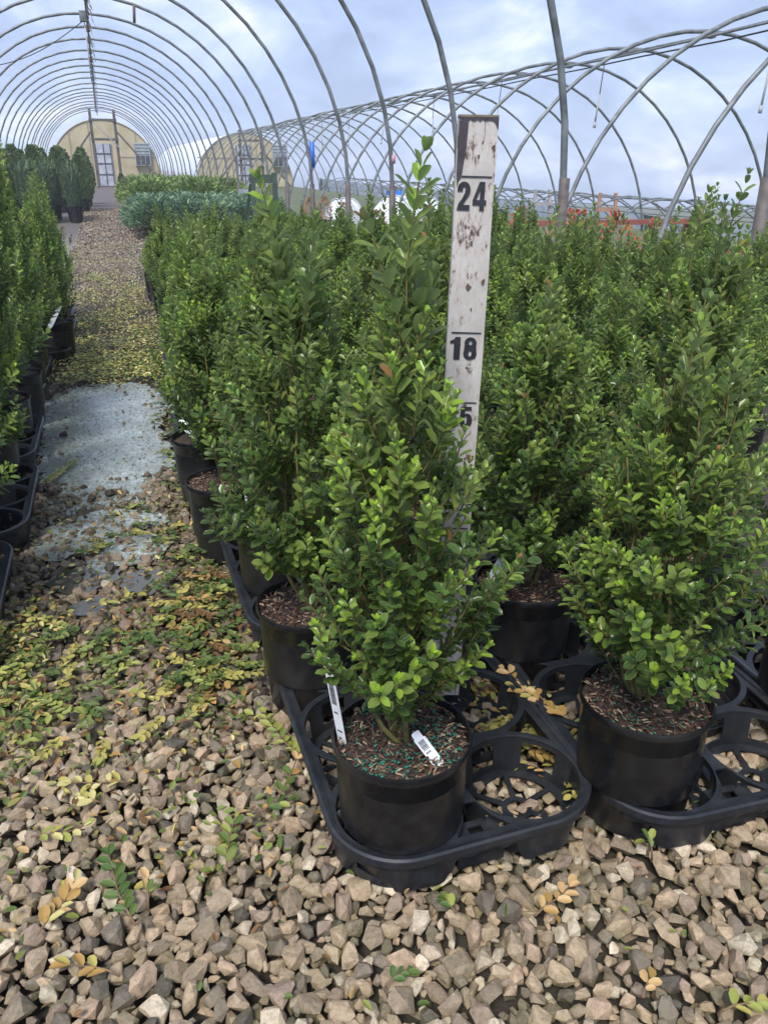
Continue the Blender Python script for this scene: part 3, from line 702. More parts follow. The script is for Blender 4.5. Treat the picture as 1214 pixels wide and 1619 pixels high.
heroes[(1, 0)] = hero(.558, .646, ZP, 1, 'boxwood in the front row at the right, green beads on its soil', 12, beads=dict(n=260, cl=((.03, -.03), (.04, .01)), spread=.02), h=.43, Rm=.128, shoots=330, leaders=7, lh=.10, bright=.36, lsc=.93, lsz=.020)
heroes[(1, 1)] = hero(.563, .966, ZP, 2, 'boxwood just right of the measuring board with a torn white label in its pot', 13, h=.43, Rm=.132, shoots=340, leaders=6, lh=.09, bright=.14)
heroes[(0, 1)] = hero(.218, 1.007, ZP, 3, 'boxwood directly behind the front-most one, along the aisle edge', 14, h=.49, Rm=.122, shoots=330, leaders=7, lh=.15, lsz=.023, olive=.12, bright=.05, lsc=1.05)
heroes[(0, 2)] = hero(.228, 1.299, ZP, 4, 'boxwood third along the right aisle edge, a thin white stake at its rim', 15, beads=dict(n=160, cl=((.01, -.04),), spread=.02), h=.49, Rm=.112, shoots=310, leaders=5, olive=.2, bright=.18, low=.085)
heroes[(0, 3)] = hero(.166, 1.582, ZP, 5, 'boxwood fourth along the right aisle edge with yellow-green lower sprigs', 16, h=.47, Rm=.108, shoots=320, leaders=5, bright=.25, low=.075)
heroes[(1, 2)] = hero(.545, 1.29, ZP, 6, 'olive-tipped boxwood rising directly behind the measuring board', 17, h=.52, Rm=.135, shoots=350, leaders=6, lh=.12, olive=.1, bright=.15)
heroes[(2, 0)] = hero(.905, .70, ZP, 7, 'boxwood at the right picture edge beside the front row one', 18, h=.50, Rm=.135, shoots=350, leaders=5, bright=.1)
heroes[(2, 1)] = hero(.865, 1.00, ZP, 8, 'boxwood behind the front row at the right, tall olive shoots on top', 19, h=.52, Rm=.135, shoots=350, leaders=7, lh=.13, olive=.15, bright=.15)

# shared variants for the rest of the blocks
VAR = []
for s in range(6):
    d = boxwood_data(100 + s, h=random.uniform(.44, .53), Rm=.128, shoots=290, leaders=9, lh=.13, lsc=1.12, low=.06, olive=.12 + .08 * (s % 3), bright=(.2, .3, .6, .22, .34, .2)[s], lsz=.021)
    VAR.append((leaves_mesh('foliage', d['P'], d['D'], d['N'], d['L'], d['W'], d['C'], M['leaf'], TL if s % 2 == 5 else TH), stems_mesh(d, .002)))
def plain(x, y, label, v, sc=1., rz=None, hs=1., dz=0):
    t = empty('potted_boxwood', (x, y, ZP), random.uniform(0, 6.28) if rz is None else rz, label=label, cat='potted shrub', group=GB)
    link('pot', POT, t); link('soil', SOIL, t)
    s = link('stems', VAR[v][1], t); s.location = (0, 0, .162); s.scale = (sc, sc, sc * hs)
    f = link('foliage', VAR[v][0], t, kind='stuff'); f.location = (0, 0, .162 - dz); f.scale = (sc, sc, sc * hs); return t
rd = random.Random(21)
trays_needed = {}
for j in range(19):
    for i in range(9):
        if (i, j) in heroes: continue
        x = .24 + .325 * i + rd.uniform(-.03, .03); y = .67 + .31 * j + rd.uniform(-.03, .03)
        if j > 5 and i == 0: x += .03
        if x > 2.33 and y > 1: continue
        if j >= 3 and i == 0: x = {3: .166, 4: .165, 5: .20}.get(j, .27) + rd.uniform(-.01, .02)
        q = proj((x, y, .55)); 
        if q is None or q[0] > 1214 + 1216 * .17 / q[2] or q[0] < -80: continue
        if j == 18 and i > 4: continue
        where = 'along the right aisle edge' if i == 0 else f'and {ORD[i+1]} in from the aisle, right-hand block'
        lab = f'boxwood {ORD[j+1]} back from the front {where}'
        vv = rd.choice([0, 1, 3, 4, 5, 2]) if not (i == 0 and j >= 16) else 2
        plain(x, y, lab, vv, rd.uniform(.84, 1.04) * (.87 if i == 0 else 1), hs=rd.uniform(.84, 1.10) * (1.1 if i == 0 else 1) * (1 - .012 * max(0, j - 3)) * (.72 if (i == 0 and j >= 16) else 1))
# left block
L = [(-.375, 1.42), (-.385, 1.76), (-.375, 2.12), (-.37, 2.5), (-.36, 2.85), (-.375, 3.2), (-.39, 3.55), (-.295, 3.97), (-.34, 4.5), (-.36, 4.9), (-.70, 3.8), (-.68, 4.2), (-.70, 4.6), (-.72, 5.0), (-.70, 5.4), (-.38, 5.35)]
left_labels = {0: 'boxwood nearest the camera on the left, thin white stake in its pot', 7: 'narrow boxwood set nearest the aisle on the left with white tag leaning in pot'}
for k, (x, y) in enumerate(L):
    lab = left_labels.get(k, f'boxwood {ORD[k+1]} back along the left aisle edge' if k < 10 or k == 15 else f'boxwood {ORD[k-9]} back in the second row, left of the aisle')
    if k == 15: lab = 'boxwood last of the left aisle edge row before the gap'
    plain(x, y, lab, rd.choice([0, 1, 3, 4, 5]), (1.08 if k != 7 else .92) * rd.uniform(.95, 1.05), dz=.04, hs=(rd.uniform(1.18, 1.32) if k != 7 else 1.25) if k not in (0, 1) else 1.0)

# ------------------------------------------------------------------ carry trays
PX, PY, PR = .1655, .166, .0762
TW, TL_ = .166 + .0835 * 2 - .002, .332 + .0835 * 2   # outer size: 2 x 3 pockets
def curve_fill(outer, holes, z, th, bev=.0012):
    c = bpy.data.curves.new('deck', 'CURVE'); c.dimensions = '2D'; c.fill_mode = 'BOTH'; c.extrude = th / 2; c.bevel_depth = bev; c.bevel_resolution = 1
    for loop in [outer] + holes:
        s = c.splines.new('POLY'); s.points.add(len(loop) - 1); s.use_cyclic_u = True
        for i, (x, y) in enumerate(loop): s.points[i].co = (x, y, 0, 1)
    o = bpy.data.objects.new('tmp', c); COL.objects.link(o); bpy.context.view_layer.update()
    me = bpy.data.meshes.new_from_object(o.evaluated_get(bpy.context.evaluated_depsgraph_get()))
    bpy.data.objects.remove(o); 
    for v in me.vertices: v.co.z += z
    return me
def rrect(w_, l_, r, n=10):
    p = []
    for cx, cy, a0 in ((w_/2-r, l_/2-r, 0), (-w_/2+r, l_/2-r, 90), (-w_/2+r, -l_/2+r, 180), (w_/2-r, -l_/2+r, 270)):
        for k in range(n + 1): a = R(a0 + 90*k/n); p.append((cx + r*math.cos(a), cy + r*math.sin(a)))
    return p
def inset_poly(pts, d):
    c = (sum(p[0] for p in pts)/len(pts), sum(p[1] for p in pts)/len(pts))
    return [(p[0] + (c[0]-p[0])*d, p[1] + (c[1]-p[1])*d) for p in pts]
def tray_mesh():
    TZ = .060
    cents = [(sx * PX/2, (k - 1) * PY) for sx in (-1, 1) for k in range(3)]
    holes = [[(cx + PR*math.cos(2*math.pi*k/40), cy + PR*math.sin(2*math.pi*k/40)) for k in range(40)] for cx, cy in cents]
    rr = PR + .0075
    def ok(x, y): return all(math.hypot(x-cx, y-cy) > rr for cx, cy in cents)
    # triangular windows along the long edges, between neighbouring pockets
    for sx in (-1, 1):
        for sy in (-.5, .5):
            yc = sy * PY; xo = sx * (TW/2 - .011); tri = []
            for k in range(9):
                y = yc - .036 + .009 * k; tri.append((xo, y))
            inner = []
            for k in range(9):
                y = yc + .036 - .009 * k
                # follow the nearer pocket circle
                cy = yc + (PY/2 if y > yc else -PY/2); dx = math.sqrt(max(0, rr*rr - (y-cy)**2)); xi = abs(sx*PX/2) + dx
                xi = max(xi, abs(sx*PX/2) + .022); inner.append((sx * min(xi, TW/2 - .013), y))
            holes.append(tri + inner)
    for sy in (-.5, .5): # diamonds between four pockets
        holes.append([(0.021*math.cos(R(45*k)) * (1 if k % 2 == 0 else .62), sy*PY + .021*math.sin(R(45*k)) * (1 if k % 2 == 0 else .62)) for k in range(8)])
    # deep notches at the short ends (a lower block fills them)
    for sy in (-1, 1):
        y0 = sy * (TL_/2 - .012); y1 = sy * (PY + .022)
        holes.append([(-.036, y0), (.036, y0), (.019, y0 - sy*.022), (.009, y1), (-.009, y1), (-.019, y0 - sy*.022)])
    deck = curve_fill(rrect(TW, TL_, .0835, 12), holes, TZ - .0016, .0022, .0010)
    bm = bmesh.new(); bm.from_mesh(deck)
    mb = MB()
    # outer lip
    o1 = rrect(TW + .003, TL_ + .003, .085, 12); n = len(o1)
    prof = [(-.004, 0.0022), (.0015, .0032), (.0046, .0015), (.0052, -.003), (.0046, -.0085), (.0028, -.0090), (.0026, -.003)]
    V = []
    for i, (x, y) in enumerate(o1):
        a = Vector(o1[(i+1) % n]) - Vector(o1[i-1]); nn = Vector((a.y, -a.x)).normalized()
        for d, z in prof: V.append((x + nn.x*d, y + nn.y*d, TZ + z))
    m = len(prof); F = [(i*m+k, ((i+1) % n)*m+k, ((i+1) % n)*m+k+1, i*m+k+1) for i in range(n) for k in range(m-1)]
    mb.add(V, F)
    # outer skirt, deep round the corners, arched up along the sides
    o2 = []
    base = rrect(TW - .002, TL_ - .002, .083, 16); 
    for i in range(len(base)):
        a = Vector(base[i]); b = Vector(base[(i+1) % len(base)]); k = max(1, int((b-a).length / .007))
        for q_ in range(k): o2.append(a.lerp(b, q_/k))
    n2 = len(o2)
    def bottom(p):
        # pocket rows reach down; between them the skirt arches up
        dmin = min(abs(p.y - (k-1)*PY) for k in range(3)) if abs(abs(p.x) - TW/2) < .03 else min(abs(p.x - s*PX/2) for s in (-1, 1))
        f = sstep(.028, .046, dmin); return .004 + .034 * f
    V = []; F = []
    for i, p in enumerate(o2):
        s = 1 - .035 * 1; zb = bottom(p); nn = Vector((p.x, p.y)).normalized()
        rib = .0022 if (i // 2) % 3 == 0 else 0
        t_ = -.006 * (1 - (zb/.06))
        V += [(p.x + nn.x*rib, p.y + nn.y*rib, TZ - .002), (p.x + nn.x*(t_+rib), p.y + nn.y*(t_+rib), zb), (p.x - nn.x*.002, p.y - nn.y*.002, TZ - .002), (p.x + nn.x*(t_-.002), p.y + nn.y*(t_-.002), zb)]
    for i in range(n2):
        a = i*4; b = ((i+1) % n2)*4
        F += [(a+1, b+1, b, a), (a+2, b+2, b+3, a+3), (a+1, a+3, b+3, b+1)]
    mb.add(V, F)
    # pocket walls with slots
    for cx, cy in cents:
        n = 48; zt, zm, zl, zb = TZ - .001, TZ - .010, .016, .003
        def ring(z0, z1, ks, r0, r1):
            for k in ks:
                a0, a1 = 2*math.pi*k/n, 2*math.pi*(k+1)/n
                v = [(cx + r*math.cos(a), cy + r*math.sin(a), z) for z, rb in ((z0, 0), (z1, 1)) for a in (a0, a1) for r in ((r0 if rb == 0 else r1), (r0 if rb == 0 else r1) + .002)]
                mb.add(v, [(0, 2, 6, 4), (1, 5, 7, 3), (0, 1, 3, 2), (4, 6, 7, 5), (0, 4, 5, 1), (2, 3, 7, 6)])
        solid = [k for k in range(n) if (k % 8) in (0, 1, 2)]
        ring(zt, zm, range(n), PR - .0002, PR - .001)
        ring(zm, zl, solid + [k for k in range(n) if (k % 8) == 3 and (k // 8) % 2], PR - .001, PR - .005)
        ring(zl, zb, range(n), PR - .005, PR - .006)
        # floor ring and spokes
        v = [(cx + r*math.cos(2*math.pi*k/n), cy + r*math.sin(2*math.pi*k/n), z) for z in (.003, .0055) for r in (PR - .018, PR - .005) for k in range(n)]
        f = []
        for k in range(n):
            k2 = (k+1) % n; f += [(k, n+k, n+k2, k2), (2*n+k, 2*n+k2, 3*n+k2, 3*n+k), (k, k2, 2*n+k2, 2*n+k)]
        mb.add(v, f)
        for k in range(6):
            a = k * math.pi/3 + .3; mb.bar((cx + .018*math.cos(a), cy + .018*math.sin(a), .0042), (cx + (PR-.016)*math.cos(a), cy + (PR-.016)*math.sin(a), .0042), .007, .0024)
        mb.lathe([(.013, .003), (.020, .003), (.020, .0056), (.013, .0056), (.013, .003)], 20, (cx, cy))
    # lower blocks in the end notches, with a square hole
    for sy in (-1, 1):
        yc = sy * (TL_/2 - .034)
        for x0, x1, ya, yb in ((-.030, -.009, -.017, .017), (.009, .030, -.017, .017), (-.009, .009, .008, .017), (-.009, .009, -.017, -.008)):
            mb.box(x0, x1, yc + ya, yc + yb, .036, .039)
        for x0, x1, ya, yb in ((-.030, -.0275, -.017, .017), (.0275, .030, -.017, .017), (-.0275, .0275, -.017, -.0145), (-.0275, .0275, .0145, .017)):
            mb.box(x0, x1, yc + ya, yc + yb, .004, .0358)
    for k in range(6): mb.box(.012 + k*.0042, .0148 + k*.0042, -TL_/2 - .0005, -TL_/2 + .003, TZ + .0028, TZ + .0046)
    b = len(bm.verts)
    me2 = mb.mesh('t2', None); bm.from_mesh(me2)
    bmesh.ops.recalc_face_normals(bm, faces=bm.faces)
    me = bpy.data.meshes.new('carry_tray'); bm.to_mesh(me); bm.free()
    me.materials.clear(); me.materials.append(M['tray'])
    me.polygons.foreach_set('use_smooth', [True]*len(me.polygons)); me.polygons.foreach_set('material_index', [0]*len(me.polygons))
    bm = bmesh.new(); bm.from_mesh(me)
    for ed in bm.edges:
        if len(ed.link_faces) == 2 and ed.calc_face_angle(0) > R(38): ed.smooth = False
    bm.to_mesh(me); bm.free(); return me
TRAY = tray_mesh()
def tray(x, y, rz, label):
    o = link('carry_tray', TRAY, None, label=label, cat='plant tray', group='black six-pocket carry trays'); o.location = (x, y, .012); o.rotation_euler = (0, 0, R(rz)); return o
HX, HY = TW/2, TL_/2
tray(.163 + HX, .598 + HY, 0, 'front black carry tray holding the front-most boxwood, right pockets empty')
tray(.508 + HX, .548 + HY, -3.5, 'front black carry tray at the right, under the second front boxwood')
tray(.856 + HX, .49 + HY, -4, 'black carry tray at the right picture edge in the front row')
tray(.147 + HX, 1.112 + HY, .6, 'second black carry tray back along the right aisle edge')
tray(.495 + HX, 1.085 + HY, -1, 'black carry tray second back, next column in from the aisle')
tray(.840 + HX, 1.06 + HY, -1, 'black carry tray second back, third column in from the aisle')
ey = [1.625, 2.14, 2.655, 3.17, 3.69, 4.21, 4.72, 5.24, 5.75]
ex = [.103, .118, .15, .16, .17, .215, .22, .22, .21]
for k, (x, y) in enumerate(zip(ex, ey)): tray(x + HX, y + HY, rd.uniform(-1, 1), f'black carry tray {ORD[k+3]} back along the right aisle edge')
for k, y in enumerate(ey[:4]): tray(.46 + HX, y + HY, rd.uniform(-1, 1), f'black carry tray {ORD[k+3]} back in the second column in from the aisle')
lx = [(-.275, 1.18, 'nearest'), (-.262, 1.70, 'second'), (-.285, 2.23, 'third'), (-.315, 2.75, 'fourth'), (-.32, 3.27, 'fifth'), (-.245, 3.80, 'sixth'), (-.25, 4.36, 'seventh'), (-.27, 4.9, 'eighth')]
for x, y, s in lx: tray(x - HX, y + HY, rd.uniform(-1.5, 1.5), f'{s} black carry tray along the left aisle edge')

# ------------------------------------------------------------------ measuring board
a = Vector((.3405, .772, .155)); Hb = .672
BD = empty('measuring_board', a, label='flaking white measuring board marked 24, 18, 15 and 12 standing behind the front boxwood', cat='measuring stick')
BD.rotation_euler = (R(0.3), R(1.15), R(-19.5))
bw, bt = .0385, .017
mb = MB(); rd2 = random.Random(5)
# slightly uneven board body
n = 24; V = []; F = []
for k in range(n + 1):
    z = Hb * k / n; e1 = rd2.uniform(-.0004, .0004); e2 = rd2.uniform(-.0004, .0004)
    if k == n: e1, e2 = 0, -.0008
    V += [(-bw/2 + e1, -bt/2, z), (bw/2 + e2, -bt/2, z), (bw/2 + e2, bt/2, z), (-bw/2 + e1, bt/2, z)]
for k in range(n):
    b_ = k*4; F += [(b_+i, b_+(i+1) % 4, b_+4+(i+1) % 4, b_+4+i) for i in range(4)]
F += [(3, 2, 1, 0)]
link('board', mesh_np('board', V, F, M['board'], False), BD)
MB().box(-bw/2 - .0003, bw/2, -bt/2, bt/2, Hb + .0003, Hb + .0022).build('end_grain', M['endwood'], BD)
def flat(pts, th, y, mat, name, parent=BD, holes=(), label=None):
    me = curve_fill(pts, list(holes), 0, th, 0); o = link(name, me, parent, label=label)
    me.materials.clear(); me.materials.append(mat); o.rotation_euler = (math.pi/2, 0, 0); o.location = (0, y, 0); return o
yf = -bt/2 - .00045
IN = .0254; Z0 = .010
z24 = Z0 + 24*IN
# dark bare patch at the top left, ragged
flat([(-bw/2+.0003, Hb - .003), (-.0098, Hb-.0035), (-.0100, Hb - .012), (-.0104, Hb-.022), (-.0108, Hb-.031), (-.0125, Hb-.040), (-.0140, z24 - .001), (-.0165, z24 - .004), (-bw/2+.0014, z24 - .009), (-bw/2+.0003, z24 + .001)], .0006, yf, M['rawwood'], 'bare_patch', label='dark bare wood patch on the left edge of the top')
top = [(-bw/2, Hb), (bw/2, Hb)]; zz = []
for k in range(18): zz.append((bw/2 - bw*k/17, Hb - .0016 - .0022*rd2.random() - (.009 if k == 0 else .004 if k == 1 else 0)))
flat(top + zz, .0006, yf - .0002, M['rawwood'], 'bare_patch', label='ragged dark wear along the top edge')
for z, x0 in ((z24, -.0135), (Z0 + 18*IN, -bw/2 + .004), (Z0 + 15*IN, -bw/2 + .004), (Z0 + 12*IN, -bw/2 + .004), (Z0 + 9*IN, -bw/2 + .004)):
    flat([(x0, z - .0007), (bw/2 - .003, z - .0006), (bw/2 - .003, z + .0006), (x0, z + .0008)], .0005, yf - .0002, M['ink'], 'mark_line')
flat([(.0062, Hb-.004), (.0066, Hb-.004), (.0064, Hb-.024)], .0004, yf - .0001, M['rawwood'], 'crack')
rd3 = random.Random(8)
for x, z, s in ((.002, Hb-.034, .0016), (.0, z24-.062, .0022), (-.0005, z24-.105, .003), (.0145, z24-.10, .0026), (.004, z24-.128, .0013), (.003, z24-.19, .0014), (.006, z24-.186, .001), (-.004, z24-.215, .0014), (.0035, z24-.232, .0025), (.016, Hb-.026, .0022), (-.004, z24-.047, .001), (.010, z24-.236, .0012)):
    pts = [(x + s*rd3.uniform(.5, 1.2)*math.cos(a_*.785), z + 1.4*s*rd3.uniform(.5, 1.2)*math.sin(a_*.785)) for a_ in range(8)]
    flat(pts, .0004, yf - .0001, simple('flake_brown', (.06, .04, .03), (.2, .12, .09), 300, .8, .2, .0005) if 'fb' not in M else M['fb'], 'paint_chip')
# numerals, bold condensed, drawn as filled outlines
def arcp(cx, cy, rx, ry, a0, a1, n=12): return [(cx + rx*math.cos(R(a0 + (a1-a0)*k/n)), cy + ry*math.sin(R(a0 + (a1-a0)*k/n))) for k in range(n+1)]
GL = {
 '1': ([(.20, 0), (.50, 0), (.50, 1.0), (.26, 1.0), (.20, .90), (.02, .82), (.02, .70), (.20, .74)], []),
 '2': ([(.0, 0), (.62, 0), (.62, .19), (.30, .19)] + [(.42, .36), (.55, .50), (.62, .66), (.62, .78)] + arcp(.31, .74, .31, .26, 10, 170) + [(.0, .66), (.25, .66)] + arcp(.32, .735, .07, .09, 180, 0) + [(.37, .62), (.25, .42), (.08, .24)], []),
 '4': ([(.34, 0), (.56, 0), (.56, .19), (.66, .19), (.66, .37), (.56, .37), (.56, 1.0), (.30, 1.0), (.0, .36), (.0, .19), (.34, .19)], [[(.34, .37), (.17, .37), (.34, .74)]]),
 '5': ([(.02, .34), (.27, .34)] + arcp(.315, .30, .055, .13, 200, 360) + arcp(.315, .43, .055, .12, 0, 150) + [(.03, .50), (.07, 1.0), (.58, 1.0), (.58, .82), (.27, .82), (.26, .66)] + arcp(.36, .40, .26, .28, 100, 10) + arcp(.32, .27, .30, .28, 0, -180), []),
 '8': (arcp(.32, .74, .285, .26, -20, 200) + arcp(.32, .27, .32, .28, 160, 380), [arcp(.32, .745, .075, .10, 0, 360, 14)[:-1], arcp(.32, .27, .08, .13, 0, 360, 14)[:-1]]),
 '9': (arcp(.32, .72, .31, .28, 0, 180) + arcp(.31, .60, .30, .22, 180, 290) + [(.38, .28)] + arcp(.31, .26, .07, .10, 0, -180) + [(.02, .28)] + arcp(.32, .27, .30, .28, 180, 360), [arcp(.32, .70, .07, .13, 0, 360, 14)[:-1]]),
}
def numeral(s, xr, ztop, hgt, wid):
    x = xr
    for ch in s:
        pts, holes = GL[ch]; k = wid
        f = lambda L_: [(x + p[0]*k, ztop - hgt + p[1]*hgt) for p in L_]
        flat(f(pts), .0005, yf - .0003, M['ink'], 'numeral', holes=[f(h_) for h_ in holes]); x += wid * (.76 if ch != '1' else .66)
numeral('24', -.0170, z24 - .0045, .0265, .0205)
numeral('18', -.0165, Z0 + 18*IN - .0045, .0240, .0225)
numeral('15', -.0165, Z0 + 15*IN - .0045, .0240, .0225)
numeral('12', -.0165, Z0 + 12*IN - .0045, .0240, .0225)
numeral('9', -.002, Z0 + 9*IN - .0045, .0240, .0225)

# ------------------------------------------------------------------ plant labels
def plant_tag(loc, rot, w_, l_, label, marks=True, notch=False):
    t = empty('plant_label', loc, label=label, cat='plant label'); t.rotation_euler = tuple(R(a) for a in rot)
    th = .0006
    if notch: pts = [(-w_/2*.8, 0), (w_/2*.8, 0), (w_/2, l_*.06), (w_/2, l_*.78), (w_/2*.72, l_*.80), (w_/2*.72, l_*.97), (w_/2*.5, l_), (-w_/2*.6, l_), (-w_/2*.8, l_*.97), (-w_/2*.8, l_*.86), (-w_/2, l_*.84)]
    else: pts = [(-w_/2*.25, -.02), (w_/2*.25, -.02), (w_/2, .01), (w_/2, l_), (-w_/2, l_), (-w_/2, .01)]
    flat(pts, th, 0, M['white_plastic'], 'blade', t)
    if marks:
        g = random.Random(int(l_*1e4)); mb = MB(); z = l_*.50
        while z < l_*.76: 
            d = g.uniform(.0004, .0011); mb.box(-w_*.32, w_*.24, -.00065, -.0004, z, z + d); z += d + g.uniform(.0005, .001)
        mb.build('barcode', M['ink'], t)
        mb = MB()
        for zz, k in ((l_*.40, 4), (l_*.20, 5), (l_*.12, 3)):
            for q_ in range(k): mb.box(-w_*.28 + q_*w_*.12, -w_*.28 + q_*w_*.12 + w_*.08, -.00065, -.0004, zz, zz + .0022)
        mb.build('print', M['ink'], t)
    return t
plant_tag((.272, .618, ZP + .160), (-52, -20, 14), .0135, .046, 'broad white barcode label lying on the soil of the front-most pot', notch=True)
plant_tag((.182, .690, ZP + .150), (4, -7, -62), .014, .125, 'tall narrow white label standing at the left rim of the front-most pot')
plant_tag((.505, .985, ZP + .155), (-15, 28, -20), .016, .062, 'white label leaning in the pot just right of the measuring board', marks=False)
plant_tag((.173, 1.30, ZP + .15), (0, 0, -80), .012, .13, 'thin white stake at the rim of the third pot along the aisle', marks=False)
plant_tag((.158, 1.80, ZP + .165), (-25, -38, 0), .018, .10, 'white label leaning over the rim of the fifth aisle-edge pot', marks=False)
plant_tag((-.315, 3.86, ZP + .16), (-20, 40, 20), .020, .12, 'white label leaning right in the left pot nearest the aisle', marks=False)
plant_tag((-.35, 4.42, ZP + .16), (-10, -20, 20), .020, .13, 'white label standing in the next pot back on the left', marks=False)
plant_tag((-.295, 1.40, ZP + .14), (0, 0, -80), .012, .10, 'thin white stake in the nearest pot on the left', marks=False)
plant_tag((.60, .705, ZP + .155), (-10, 20, 10), .016, .05, 'white label half hidden in the right front boxwood', marks=False)

# ------------------------------------------------------------------ gravel
def hull_stone(seed, n=16, flat_=.62):
    g = random.Random(seed); bm = bmesh.new(); yr = g.uniform(.55, .95)
    for i in range(n):
        v = Vector((g.gauss(0, 1), g.gauss(0, 1), g.gauss(0, 1))).normalized()
        # squarish: push onto a rounded box
        m = max(abs(v.x), abs(v.y), abs(v.z)); v = v.lerp(v / m, .35) * g.uniform(.74, 1.06)
        v.x *= 1.0 + .15*v.y; v.y *= yr; v.z *= flat_; bm.verts.new(v)
    r = bmesh.ops.convex_hull(bm, input=bm.verts)
    bmesh.ops.delete(bm, geom=[v for v in bm.verts if not v.link_faces], context='VERTS')
    bmesh.ops.triangulate(bm, faces=bm.faces)
    bmesh.ops.recalc_face_normals(bm, faces=bm.faces)
    bm.verts.ensure_lookup_table()
    V = np.array([v.co[:] for v in bm.verts]); idx = {v: i for i, v in enumerate(bm.verts)}
    F = np.array([[idx[v] for v in f.verts] for f in bm.faces]); bm.free(); return V, F
STH = [hull_stone(300 + s, random.randint(18, 26), random.uniform(.45, .85)) for s in range(26)]
STL = [hull_stone(400 + s, 10, random.uniform(.5, .7)) for s in range(10)]
def darts(x0, x1, y0, y1, radii, ok, sep=.86, tries=1, seed=1, existing=None):
    g = np.random.default_rng(seed); cell = .04; grid = existing if existing is not None else {}; out_ = []
    for r in radii:
        for _ in range(tries):
            x = g.uniform(x0, x1); y = g.uniform(y0, y1)
            if not ok(x, y): continue
            cx, cy = int(x // cell), int(y // cell); good = True
            for a in (-1, 0, 1):
                for b in (-1, 0, 1):
                    for (px, py, pr_) in grid.get((cx+a, cy+b), ()):
                        if (px-x)**2 + (py-y)**2 < (sep*(pr_+r))**2: good = False; break
                    if not good: break
                if not good: break
            if good: grid.setdefault((cx, cy), []).append((x, y, r)); out_.append((x, y, r)); break
    return out_, grid
def vis(x, y):
    q = proj((x, y, 0)); return q is not None and -90 < q[0] < 1300 and q[1] < 1760
def in_block(x, y):  # deep under the plant blocks nothing is seen
    if x > .30 and y > 1.25: return True
    if x > .62 and y > 1.05: return True
    if x < -.42 and y > 1.3: return True
    if x > .23 and y > 2.1: return True
    return False
PUD = [(-.235, 3.34), (-.10, 3.40), (.03, 3.36), (.10, 3.2), (.13, 2.95), (.085, 2.75), (.09, 2.5), (.10, 2.3), (.05, 2.12), (.055, 1.95), (.0, 1.86), (-.05, 1.95), (-.12, 1.86), (-.16, 1.93), (-.2, 1.82), (-.245, 2.05), (-.27, 2.3), (-.29, 2.6), (-.30, 2.9), (-.30, 3.15)]
def in_poly(x, y, P_):
    c = False; n = len(P_)
    for i in range(n):
        x1, y1 = P_[i]; x2, y2 = P_[i-1]
        if (y1 > y) != (y2 > y) and x < (x2-x1)*(y-y1)/(y2-y1)+x1: c = not c
    return c
def shrink(P_, k):
    c = (sum(p[0] for p in P_)/len(P_), sum(p[1] for p in P_)/len(P_)); return [(c[0]+(x-c[0])*k[0], c[1]+(y-c[1])*k[1]) for x, y in P_]
PUDI = shrink(PUD, (.90, .93))
PUD3 = [shrink(PUD, k) for k in ((.96, .97), (.86, .90), (.66, .74))]
_pr = random.Random(12)
def in_pud(x, y): return in_poly(x, y, PUD3[0]) and (_pr.random() < (.985 if in_poly(x, y, PUD3[2]) else .86 if in_poly(x, y, PUD3[1]) else .5))
def okA(x, y): return vis(x, y) and not in_block(x, y) and not in_pud(x, y)
g = np.random.default_rng(5)
radA = np.concatenate([np.sort(g.uniform(.0112, .0160, 1300))[::-1], g.uniform(.0080, .0115, 8500), g.uniform(.0042, .007, 9500)])
topA, gridA = darts(-.45, 1.1, .25, 2.2, radA, okA, .70, 6, 2)
botA, _ = darts(-.45, 1.1, .25, 2.2, g.uniform(.009, .014, 4500), okA, .60, 3, 3)
radB = np.concatenate([g.uniform(.009, .014, 1500), g.uniform(.006, .010, 5600)])
topB, _ = darts(-.55, .42, 2.2, 9.6, radB, lambda x, y: vis(x, y) and not in_pud(x, y) and (-.42 - .02*y < x < .28 + .03*y), .66, 3, 4)
radC = g.uniform(.012, .024, 7500)
topC, _ = darts(-.9, 1.1, 9.4, 22, radC, lambda x, y: vis(x, y) and -.5 < x < .25 + .04*y, .72, 2, 6)
topC = [(x, y, r) for x, y, r in topC]
def rotmats(n, g, tilt=.45):
    ax = g.normal(0, 1, (n, 3)); ax = norm(ax); an = g.normal(0, tilt, n); yaw = g.uniform(0, 6.28, n)
    K_ = np.zeros((n, 3, 3)); K_[:, 0, 1] = -ax[:, 2]; K_[:, 0, 2] = ax[:, 1]; K_[:, 1, 0] = ax[:, 2]; K_[:, 1, 2] = -ax[:, 0]; K_[:, 2, 0] = -ax[:, 1]; K_[:, 2, 1] = ax[:, 0]
    Rt = np.eye(3)[None] + np.sin(an)[:, None, None]*K_ + (1-np.cos(an))[:, None, None]*(K_ @ K_)
    Z = np.zeros((n, 3, 3)); Z[:, 0, 0] = np.cos(yaw); Z[:, 0, 1] = -np.sin(yaw); Z[:, 1, 0] = np.sin(yaw); Z[:, 1, 1] = np.cos(yaw); Z[:, 2, 2] = 1
    return Rt @ Z
def wetness(x, y, g):
    w_ = sstep(.85, 1.35, y + .25*math.sin(9*x) * .4) * (1 - .75*sstep(3.3, 5, y))
    return min(1, max(0, w_ * g.uniform(.6, 1.1)))
